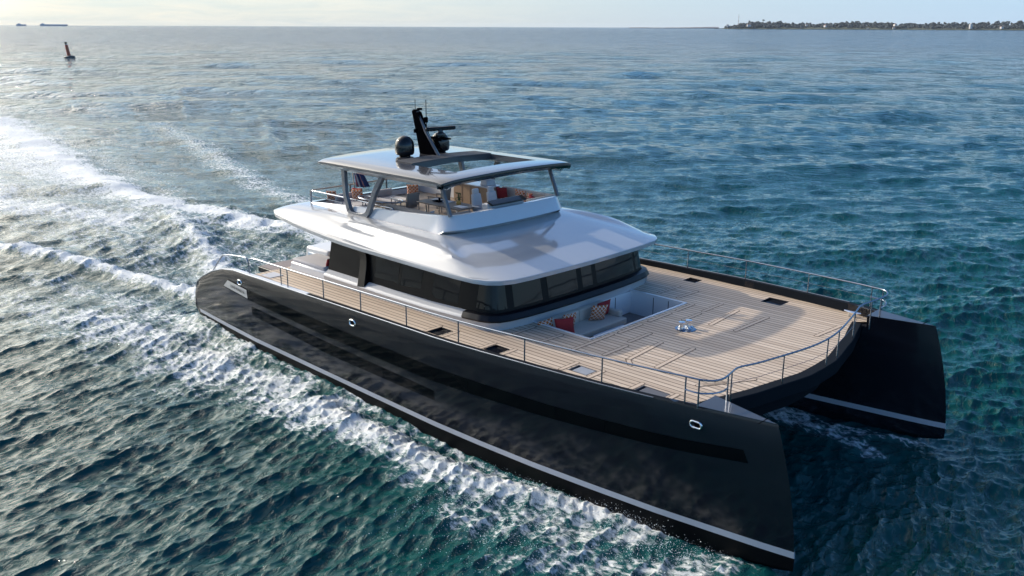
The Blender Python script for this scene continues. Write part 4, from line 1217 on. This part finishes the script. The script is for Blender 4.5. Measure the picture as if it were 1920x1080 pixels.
# broad lacy foam that the bow wave leaves alongside and astern
streak([(4.6, -6.9), (2, -6.9), (-1, -7.0), (-3, -7.2), (-6, -7.4), (-9, -7.7), (-13, -8.0), (-18, -8.4)], 0.85, 2.4, 0.72, 0.60, wobble=1.2)
streak([(-8, -6.4), (-12, -6.0), (-17, -6.0), (-24, -7.0)], 0.9, 2.0, 0.62, 0.5, wobble=1.2)
streak([(-12, 0), (-22, 0), (-34, 1.0), (-60, 5), (-100, 9)], 5.5, 13.0, 0.44, 0.50, wobble=0.6, sharp=4.0)
streak([(-25, 5.6), (-32, 4.4), (-42, 4.6), (-60, 6.0), (-100, 9)], 2.2, 8.0, 0.66, 0.70, wobble=1.0)
# stern wakes
streak([(-13.2, -3.9), (-17, -3.3), (-23, -4.2), (-29, -5.8), (-34, -7.6), (-42, -10.5)], 0.5, 1.0, 0.95, 0.85, h=0.32, hw=0.9, wobble=0.7)
streak([(-13.4, -3.6), (-18, -1.6), (-22, 0.1), (-27, 1.6), (-35, 3.6)], 0.9, 1.2, 0.9, 0.62, h=0.28, hw=0.9)
streak([(-13.6, 4.4), (-18, 6.0), (-23, 6.5), (-28, 5.4), (-33, 4.6)], 0.8, 1.5, 0.85, 0.95, h=0.32, hw=0.9)
streak([(-33, 4.6), (-40, 4.7), (-52, 6.4), (-72, 9.5), (-98, 13.2), (-150, 21)], 1.6, 6.0, 0.95, 0.85, h=0.25, hw=0.6, wobble=0.8)
streak([(-26, 9.0), (-33, 12.0), (-43, 14.8), (-60, 20), (-92, 29)], 1.4, 3.0, 0.62, 0.42, h=0.2, hw=0.8)
streak([(-34, 0.4), (-42, -2.4), (-56, -1.0), (-70, 1)], 2.4, 4.0, 0.70, 0.66, wobble=0.9)
streak([(-20, 2.5), (-30, 0), (-44, 0), (-60, 4)], 3.5, 6.0, 0.42, 0.40, wobble=1.0)
streak([(-20, -9), (-28, -11), (-40, -16)], 2.0, 3.0, 0.42, 0.30, wobble=1.2)
# port diverging waves, steep and dark faced
for pts, hh in (([(-46, 20), (-56, 25), (-76, 36), (-110, 54)], 0.30), ([(-36, 19), (-46, 26), (-62, 37)], 0.22), ([(-50, 17), (-66, 24), (-90, 36)], 0.25), ([(-90, 33), (-130, 52), (-190, 80)], 0.25)):
    d, t, sg = line_field(pts); env = np.minimum(1, np.minimum(t / .15, (1 - t) / .4))
    Z += hh * env * np.exp(-((d + 1.6 * wob2) / 1.1) ** 2) * np.clip(0.6 + 3.5 * wob2, 0, 2)
# turbulence between the hulls
for s in (-1, 1):
    streak([(12.4, s * 4.35), (11.2, s * 3.8), (9.4, s * 3.2), (6, s * 2.4), (0, s * 2)], 0.3, 0.7, 0.55, 0.6, h=0.06)
streak([(7.2, 3.2), (9.2, 3.3), (10.8, 3.0), (11.8, 2.6)], 0.9, 0.45, 0.72, 0.55)
# trough that the hull leaves beside itself
for s in (-1, 1):
    d, t, sg = line_field([(8.5, s * 5.55), (4, s * 6.0), (0, s * 6.05), (-5, s * 6.0)])
    Z -= 0.16 * np.minimum(1, np.minimum(t / .2, (1 - t) / .2)) * np.exp(-(d / 0.35) ** 2)
# the sterns squat, so the water stands higher along the after half of each hull
for s in (-1, 1):
    d, t, sg = line_field([(4, s * 5.7), (0, s * 5.7), (-6, s * 5.6), (-13.5, s * 5.2)])
    e = np.clip(t / 0.45, 0, 1); e = e * e * (3 - 2 * e)
    Z += 0.36 * e * np.exp(-(d / 0.75) ** 2)
lump = fbm(X * 3.2, Y * 3.2, 3, 21) - 0.5
lump2 = fbm(X * 9.0, Y * 9.0, 2, 31) - 0.5
fade = np.clip(1.2 - sp_ / 0.4, 0, 1)
Z += foam * fade * (0.13 * lump + 0.12 * lump2) * np.clip(foam * 1.3, 0, 1)
# churned water: small choppy ripples in the whole wake
wakezone = np.clip(foam * 1.2, 0, 1)

VX = (X + DX).ravel(); VY = (Y + DY).ravel(); VZ = Z.ravel()
co = np.stack([VX, VY, VZ], 1)
center = np.array([[CAM.x, CAM.y, 0.0]])
co = np.concatenate([co, center]).astype(np.float32)
I = np.arange(nr * nc).reshape(nr, nc)
J = np.roll(I, -1, axis=1)
quads = np.stack([I[:-1], I[1:], J[1:], J[:-1]], -1).reshape(-1, 4)
tris = np.stack([np.full(nc, nr * nc), I[0], J[0]], -1)
me = bpy.data.meshes.new('water')
nq, ntri = len(quads), len(tris)
me.vertices.add(len(co)); me.vertices.foreach_set('co', co.ravel())
me.loops.add(nq * 4 + ntri * 3); me.loops.foreach_set('vertex_index', np.concatenate([quads.ravel(), tris.ravel()]).astype(np.int32))
me.polygons.add(nq + ntri)
me.polygons.foreach_set('loop_start', np.concatenate([np.arange(nq) * 4, nq * 4 + np.arange(ntri) * 3]).astype(np.int32))
me.polygons.foreach_set('use_smooth', np.ones(nq + ntri, bool))
me.update(calc_edges=True); me.validate()
at_ = me.attributes.new('foam', 'FLOAT', 'POINT'); at_.data.foreach_set('value', np.append(foam.ravel(), 0).astype(np.float32))
wm = bpy.data.materials.new('sea_water'); wm.use_nodes = True
me.materials.append(wm)
water = bpy.data.objects.new('water', me); COL.objects.link(water)
tag(water, 'green-blue open sea with wind ripples and the white wake of the yacht', 'sea', kind='structure')

nt = wm.node_tree; b = nt.nodes['Principled BSDF']
geo = N(nt, 'ShaderNodeNewGeometry'); pos = geo.outputs['Position']
fa = N(nt, 'ShaderNodeAttribute', attribute_name='foam')
cd = N(nt, 'ShaderNodeVectorMath', operation='DISTANCE'); nt.links.new(pos, cd.inputs[0]); cd.inputs[1].default_value = (0, 0, 0)
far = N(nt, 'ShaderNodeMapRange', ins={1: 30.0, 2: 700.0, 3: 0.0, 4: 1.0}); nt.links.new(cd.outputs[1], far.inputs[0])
mp = N(nt, 'ShaderNodeMapping'); nt.links.new(pos, mp.inputs[0]); mp.vector_type = 'TEXTURE'; mp.inputs['Rotation'].default_value = (0, 0, radians(14)); mp.inputs['Scale'].default_value = (0.55, 1.5, 1)
gn_ = N(nt, 'ShaderNodeTexNoise', ins={'Scale': 0.055, 'Detail': 4.0, 'Roughness': 0.6}); nt.links.new(pos, gn_.inputs['Vector'])
gust = math_node(nt, 'MULTIPLY_ADD', gn_.outputs[0], 2.2, -0.1)
mpB = N(nt, 'ShaderNodeMapping'); nt.links.new(pos, mpB.inputs[0]); mpB.vector_type = 'TEXTURE'; mpB.inputs['Rotation'].default_value = (0, 0, radians(-50)); mpB.inputs['Scale'].default_value = (0.55, 1.7, 1)


mpC = N(nt, 'ShaderNodeMapping'); nt.links.new(pos, mpC.inputs[0]); mpC.vector_type = 'TEXTURE'; mpC.inputs['Rotation'].default_value = (0, 0, radians(-50)); mpC.inputs['Scale'].default_value = (1.15, 0.9, 1)


def wave_noise(scale, detail, rough, dist, mp=mpB):
    n = N(nt, 'ShaderNodeTexNoise', ins={'Scale': scale, 'Detail': detail, 'Roughness': rough, 'Distortion': 0.6}); nt.links.new(mp.outputs[0], n.inputs['Vector'])
    # folded noise gives sharper crests than plain noise
    f = math_node(nt, 'ABSOLUTE', math_node(nt, 'SUBTRACT', n.outputs[0], 0.5))
    h = math_node(nt, 'SUBTRACT', n.outputs[0], math_node(nt, 'MULTIPLY', f, 0.8))
    p = N(nt, 'ShaderNodeBump', ins={'Strength': 1.0}); nt.links.new(h, p.inputs['Height']); nt.links.new(math_node(nt, 'MULTIPLY', gust, dist), p.inputs['Distance'])
    return p


def ramp_d(d0, d1):
    m_ = N(nt, 'ShaderNodeMapRange', ins={1: d0, 2: d1, 3: 0.0, 4: 1.0}); nt.links.new(cd.outputs[1], m_.inputs[0]); return m_.outputs[0]


bp1 = wave_noise(3.4, 5.0, 0.58, 0.07, mp)
bpm = wave_noise(0.8, 4.0, 0.55, 0.65); nt.links.new(ramp_d(25, 110), bpm.inputs['Strength']); nt.links.new(bp1.outputs[0], bpm.inputs['Normal'])
bp2 = wave_noise(0.24, 4.0, 0.6, 4.2, mpC); nt.links.new(ramp_d(60, 240), bp2.inputs['Strength']); nt.links.new(bpm.outputs[0], bp2.inputs['Normal'])
bp3 = wave_noise(0.07, 4.0, 0.6, 12.0, mpC); nt.links.new(ramp_d(160, 600), bp3.inputs['Strength']); nt.links.new(bp2.outputs[0], bp3.inputs['Normal'])
bp4 = wave_noise(0.02, 4.0, 0.6, 34.0, mpC); nt.links.new(ramp_d(450, 1600), bp4.inputs['Strength']); nt.links.new(bp3.outputs[0], bp4.inputs['Normal']); bp2 = bp4
b.inputs['IOR'].default_value = 1.333
nt.links.new(math_node(nt, 'MULTIPLY_ADD', far.outputs[0], 0.05, 0.05), b.inputs['Roughness'])
nt.links.new(bp2.outputs[0], b.inputs['Normal'])
# milky green where bubbles lie under the surface
milk = math_node(nt, 'MULTIPLY', fa.outputs['Fac'], 0.55, clamp=True)
deepn = N(nt, 'ShaderNodeTexNoise', ins={'Scale': 0.03, 'Detail': 3.0}); nt.links.new(pos, deepn.inputs['Vector'])
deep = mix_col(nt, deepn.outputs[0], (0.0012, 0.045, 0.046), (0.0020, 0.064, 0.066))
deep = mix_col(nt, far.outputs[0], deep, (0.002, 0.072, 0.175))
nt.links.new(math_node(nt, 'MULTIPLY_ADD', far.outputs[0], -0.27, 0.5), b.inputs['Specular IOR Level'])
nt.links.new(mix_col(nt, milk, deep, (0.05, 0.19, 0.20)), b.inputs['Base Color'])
# foam
fm = N(nt, 'ShaderNodeMapping'); nt.links.new(pos, fm.inputs[0]); fm.inputs['Scale'].default_value = (0.8, 1.25, 1.0)
f1 = N(nt, 'ShaderNodeTexNoise', ins={'Scale': 4.2, 'Detail': 9.0, 'Roughness': 0.68, 'Distortion': 0.7}); nt.links.new(fm.outputs[0], f1.inputs['Vector'])
f3 = N(nt, 'ShaderNodeTexNoise', ins={'Scale': 14.0, 'Detail': 5.0, 'Roughness': 0.7}); nt.links.new(fm.outputs[0], f3.inputs['Vector'])
f2 = N(nt, 'ShaderNodeTexVoronoi', feature='SMOOTH_F1', ins={'Scale': 4.5, 'Smoothness': 0.3}); nt.links.new(fm.outputs[0], f2.inputs['Vector'])
lace = math_node(nt, 'MULTIPLY_ADD', f2.outputs[0], 0.28, math_node(nt, 'MULTIPLY', f1.outputs[0], 1.15))
lace = math_node(nt, 'MULTIPLY_ADD', f3.outputs[0], 0.35, lace)
fsum = math_node(nt, 'ADD', math_node(nt, 'MULTIPLY', fa.outputs['Fac'], 0.66), lace)
mask = N(nt, 'ShaderNodeMapRange', interpolation_type='SMOOTHSTEP', ins={1: 1.14, 2: 1.42, 3: 0.0, 4: 1.0}); nt.links.new(fsum, mask.inputs[0])
gate = N(nt, 'ShaderNodeMapRange', ins={1: 0.04, 2: 0.22, 3: 0.0, 4: 1.0}); nt.links.new(fa.outputs['Fac'], gate.inputs[0])
mk = math_node(nt, 'MULTIPLY', mask.outputs[0], gate.outputs[0], clamp=True)
fb = N(nt, 'ShaderNodeBsdfPrincipled', ins={'Roughness': 0.75, 'Specular IOR Level': 0.3})
fcol = mix_col(nt, f3.outputs[0], (0.66, 0.72, 0.74), (0.86, 0.87, 0.87)); nt.links.new(fcol, fb.inputs['Base Color'])
fbp = N(nt, 'ShaderNodeBump', ins={'Strength': 0.8, 'Distance': 0.06}); nt.links.new(math_node(nt, 'ADD', f1.outputs[0], f3.outputs[0]), fbp.inputs['Height']); nt.links.new(fbp.outputs[0], fb.inputs['Normal'])
ms_ = N(nt, 'ShaderNodeMixShader'); nt.links.new(mk, ms_.inputs[0]); nt.links.new(b.outputs[0], ms_.inputs[1]); nt.links.new(fb.outputs[0], ms_.inputs[2])
out = nt.nodes['Material Output']; nt.links.new(ms_.outputs[0], out.inputs[0])

# spray thrown up along the bow wave and the stern
V, F = [], []
OCT_F = [(0, 2, 4), (2, 1, 4), (1, 3, 4), (3, 0, 4), (2, 0, 5), (1, 2, 5), (3, 1, 5), (0, 3, 5)]


def drop(x, y, z, s):
    o = len(V)
    e = [random.uniform(.7, 1.3) * s for _ in range(3)]
    V.extend([(x + e[0], y, z), (x - e[0], y, z), (x, y + e[1], z), (x, y - e[1], z), (x, y, z + e[2]), (x, y, z - e[2])])
    F.extend([tuple(i + o for i in f) for f in OCT_F])


def along(pts, t):
    L = [math.dist(pts[i], pts[i + 1]) for i in range(len(pts) - 1)]; T = sum(L) * t
    for i, l in enumerate(L):
        if T <= l or i == len(L) - 1:
            u = min(1, T / l); return [pts[i][k] + (pts[i + 1][k] - pts[i][k]) * u for k in (0, 1)]
        T -= l


for i in range(2400):      # crest
    t = random.random() ** 1.3 * 0.6; x, y = along(CREST, t); h = abs(random.gauss(0, .16)) * (1 - t)
    drop(x + random.gauss(0, .25), y - abs(random.gauss(0.05, .32)), 0.10 + .7 * h, .0035 + .010 * random.random() ** 3)
for i in range(15000):      # sheet of droplets flung outboard
    a = random.random(); x = 11.6 - 7.2 * a; base = -(interp(x, YO) + 0.25); o = abs(random.gauss(0, 1.0)) * (0.5 + 1.5 * min(1, (12.2 - x) / 4))
    cl2 = vnoise(np.array([x * 1.3]), np.array([o * 1.5]), 77)[0]
    if random.random() > cl2 * 1.3: continue
    drop(x + random.gauss(0, .15), base - o, 0.05 + abs(random.gauss(0, .08)) + .10 * math.exp(-o), .003 + .011 * random.random() ** 4)
for i in range(1800):      # stern
    t = random.random(); pts = random.choice([[(-13.4, -3.8), (-19, -3.3)], [(-13.6, -3.6), (-22, 0.1)], [(-14, 4.6), (-24, 6.4)]]); x, y = along(pts, t)
    drop(x + random.gauss(0, .4), y + random.gauss(0, .4), 0.25 + abs(random.gauss(0, .25)), random.uniform(.006, .02))
me = bpy.data.meshes.new('spray'); me.from_pydata(V, [], F); me.materials.append(mat('spray_white', (0.80, 0.84, 0.86), 0.3, var=0.02))
spray = bpy.data.objects.new('spray', me); COL.objects.link(spray)
tag(spray, 'fine white spray flung off the bow wave and churned up at the stern', 'spray', kind='stuff')

# =================================================================== FAR THINGS
def far_pt(px, dist, py=51.0):
    d = FWD + RIGHT * ((px - 960) / 1671) + DOWN * ((py - 540) / 1671); d.z = 0; d.normalize()
    return Vector((CAM.x + d.x * dist, CAM.y + d.y * dist, 0))


# buoy
by = far_pt(123, 372); by.z = 0.0
buoy = tag(empty('channel_buoy', by), 'leaning red channel buoy with a dark float and topmark, far off on the left', 'buoy')
vr = RIGHT.copy(); vr.z = 0; vr.normalize(); ax = Vector((vr.x, vr.y, 0)) * -0.13 + Vector((0, 0, 1)); ax.normalize()
q = Vector((0, 0, 1)).rotation_difference(ax)
def tilt(mb):
    mb.v = [tuple(q @ Vector(p)) for p in mb.v]; return mb
tilt(MB().lathe([(0, -.5), (1.5, -.5), (1.9, 0.0), (1.85, .7), (1.3, 1.05), (0, 1.05)], n=20)).obj('float', 'darkgreen', buoy)
tilt(MB().lathe([(0, 1.0), (.62, 1.0), (.50, 4.9), (0, 4.9)], n=16)).obj('tower', 'redbuoy', buoy)
tilt(MB().lathe([(0, 4.9), (.2, 4.9), (.2, 5.35), (.42, 5.38), (.42, 5.8), (0, 5.8)], n=16)).obj('topmark', 'matblack', buoy)
tilt(MB().lathe([(0, 4.9), (.56, 4.9), (.56, 5.05), (0, 5.05)], n=16)).obj('lantern_deck', 'papery', buoy)

HAZEBLUE = mat('ship_grey', (0.60, 0.60, 0.62), 0.8)
for px, L_, hh, lab in ((102, 260.0, 5.5, 'long low cargo ship on the left horizon with its bridge at one end'), (41, 90.0, 4.0, 'tiny low ship on the horizon at the left edge')):
    p = far_pt(px, 10000); sh = tag(empty('cargo_ship', p, math.atan2(RIGHT.y, RIGHT.x)), lab, 'ship')
    MB().prism([(-L_ / 2, -14), (L_ / 2 - 20, -14), (L_ / 2, 0), (L_ / 2 - 20, 14), (-L_ / 2, 14)], 0, 11 + hh).obj('hull', HAZEBLUE, sh)
    MB().box((-L_ / 2 + 22, 0, 11 + hh + 4), (20, 24, 8)).tube([(-L_ / 2 + 20, 0, 11 + hh + 8), (-L_ / 2 + 20, 0, 11 + hh + 12)], 1.2).obj('superstructure', HAZEBLUE, sh)

# the wooded coast on the right
D = 7000.0; PPM = D / 1671.0
def coast_h(px): return 1.22 * interp(px, [(1343, 0.0), (1356, 2), (1362, 4.5), (1378, 7), (1392, 11), (1410, 12.5), (1425, 11), (1450, 12), (1480, 11.5), (1500, 10), (1515, 9.5), (1530, 10), (1560, 12), (1600, 12), (1625, 11.5), (1660, 11), (1700, 10), (1760, 11.5), (1800, 11), (1830, 10.5), (1860, 12), (1900, 13), (1960, 13), (2300, 12)])
rows = []
for px in np.arange(1340, 2301, 6):
    h = coast_h(px) * PPM * 0.45; ridge = far_pt(px, D + 160); fr = far_pt(px, D); bk = far_pt(px, D + 700); m1 = far_pt(px, D + 40)
    rows.append([(fr.x, fr.y, -1), (fr.x, fr.y, 1.5 + 1.5 * random.random()), (m1.x, m1.y, h * .5), (ridge.x, ridge.y, h), (bk.x, bk.y, -1)])
land = MB().loft(rows, False).obj('coast', mat('coast_ground', (0.10, 0.11, 0.07), 0.9, var=0.5, vscale=0.02), None)
tag(land, 'low wooded shore along the right horizon', 'coast', kind='structure')
rows = []
for px in np.arange(1180, 1352, 8):
    a = far_pt(px, 9500); c = far_pt(px, 9900); h = 6 + 3 * random.random() + 8 * sstep(1240, 1340, px)
    rows.append([(a.x, a.y, -1), (a.x, a.y, h * .5), ((a.x + c.x) / 2, (a.y + c.y) / 2, h), (c.x, c.y, -1)])
tag(MB().loft(rows, False).obj('sandbank', mat('far_shore', (0.22, 0.21, 0.22), 0.9), None), 'thin pale spit of land on the horizon left of the wooded shore', 'spit', kind='structure')
ico = bmesh.new(); bmesh.ops.create_icosphere(ico, subdivisions=2, radius=1.0)
IV = [v.co.copy() for v in ico.verts]; IF = [tuple(v.index for v in f.verts) for f in ico.faces]; ico.free()


def crown(mb, c, rx, rz):
    s1 = random.uniform(0, 9); o = []
    for v in IV:
        k = 1 + .32 * sin(v.x * 4.1 + s1) * sin(v.y * 3.7 + s1 * 2) + .22 * sin(v.z * 6.3 + s1 * 3 + v.x * 5) + random.uniform(-.09, .09)
        o.append((c[0] + v.x * rx * k, c[1] + v.y * rx * k, c[2] + v.z * rz * k))
    mb.add(o, IF)


wood = MB()
for i in range(1300):
    px = random.uniform(1360, 2290); u = random.random(); p = far_pt(px, D + 25 + 150 * u)
    top = coast_h(px) * PPM; g = top * .45 * (0.3 + .7 * u); R_ = random.uniform(7, 15)
    zc = max(g * .6 + 4, (top - R_) * (0.28 + .72 * u) * random.uniform(.72, 1.06))
    crown(wood, (p.x, p.y, zc), R_, R_ * random.uniform(.7, 1.0))
leafm = mat('haze_tinted_foliage', (0.050, 0.068, 0.076), 0.9, var=0.6, vscale=0.03)  # foliage colour shifted towards blue to stand in for distance haze
wd = wood.obj('woodland', leafm, None, smooth=0)
tag(wd, 'dark wood covering the far shore, haze blue put into its colour', 'wood', kind='stuff')
trunkm = mat('far_bark', (0.07, 0.06, 0.05), 0.9)
for px, top, R_, lab in ((1430.5, 16.2, 8, 'small umbrella pine standing above the wood near the red and white mast'), (1607.5, 14.8, 11, 'tall dark pine rising above the far wood at mid shore'), (1911.5, 15.3, 13, 'flat-topped pine above the wood at the right edge of the picture')):
    p = far_pt(px, D + 120); z = top * PPM; e = tag(empty('pine_tree', p), lab, 'tree')
    MB().tube([(0, 0, z * .3), (.6, .3, z - R_ * .8)], [1.6, .9], 6).obj('trunk', trunkm, e)
    cm = MB()
    for _ in range(6): crown(cm, (random.uniform(-.7, .7) * R_, random.uniform(-.7, .7) * R_, z - R_ * random.uniform(.3, .8)), R_ * .6, R_ * .35)
    cm.obj('crown', leafm, e, smooth=0)
wallm = mat('house_wall', (0.62, 0.60, 0.57), 0.8); roofm = mat('house_tiles', (0.30, 0.19, 0.15), 0.8)
for px, yb, w, h, lab in ((1364, 4.4, 16, 9, 'small white house at the left tip of the wooded shore'), (1404, 4.6, 26, 12, 'white house with a wide roof among trees below the mast'), (1547, 4.2, 20, 10, 'pale house in a gap in the trees a third of the way along the shore'),
                          (1627, 1.0, 14, 8, 'low white boathouse at the waterline of the far shore'), (1676, 1.4, 15, 9, 'white waterside house right of the tallest pine'), (1678, 6.4, 24, 9, 'pale house high on the far shore above the waterside one'), (1878.5, 2.4, 22, 12, 'white house low among the trees near the right edge'), (1512, 6.0, 14, 7, 'small pale house on the ridge left of the gap in the trees')):
    p = far_pt(px, D + 18); zb = yb * PPM; e = tag(empty('white_house', p, random.uniform(0, 3)), lab, 'house', 'houses on the far shore')
    MB().box((0, 0, (zb + h) / 2 + zb / 2 - 1), (w, w * .7, h + 2)).obj('wall', wallm, e)
    zz = zb + h; a = w / 2 + 1; c_ = w * .35 + 1
    MB().add([(-a, -c_, zz - .3), (a, -c_, zz - .3), (a, c_, zz - .3), (-a, c_, zz - .3), (-a, 0, zz + h * .5), (a, 0, zz + h * .5)], [(0, 1, 5, 4), (2, 3, 4, 5), (0, 4, 3), (1, 2, 5), (3, 2, 1, 0)]).obj('roof', roofm, e)
p = far_pt(1820, D + 15); lt = tag(empty('white_tower', p), 'stout white round tower among the trees on the far shore', 'tower')
MB().lathe([(0, 8), (11, 8), (9.5, 38), (0, 38)], n=16).obj('shaft', wallm, lt)
MB().lathe([(6, 38), (6, 42), (0, 46)], n=16).obj('cap', wallm, lt)
p = far_pt(1384, D + 150); md = tag(empty('radio_mast', p), 'thin red and white lattice mast rising above the wooded point', 'mast')
for i in range(6):
    z0 = (6 + i * 3.2) * PPM; z1 = (9.2 + i * 3.2) * PPM
    MB().tube([(0, 0, z0), (0, 0, z1)], 2.0 - .12 * i, 6).obj('mast_section', mat('mast_red', (0.42, 0.16, 0.14), .7) if i % 2 == 0 else wallm, md)

# thin sea haze round everything
hz = MB().box((CAM.x, CAM.y, 48), (43000, 43000, 100)).obj('haze', mat('haze_air', (1, 1, 1)), None, smooth=0)
nt = hz.data.materials[0].node_tree; nt.nodes.clear(); o_ = nt.nodes.new('ShaderNodeOutputMaterial'); v_ = nt.nodes.new('ShaderNodeVolumePrincipled')
v_.inputs['Density'].default_value = 0.000013; v_.inputs['Color'].default_value = (0.88, 0.95, 1.0, 1); nt.links.new(v_.outputs[0], o_.inputs['Volume'])
tag(hz, 'thin pale sea haze that softens the horizon and the far shore', 'haze', kind='stuff')
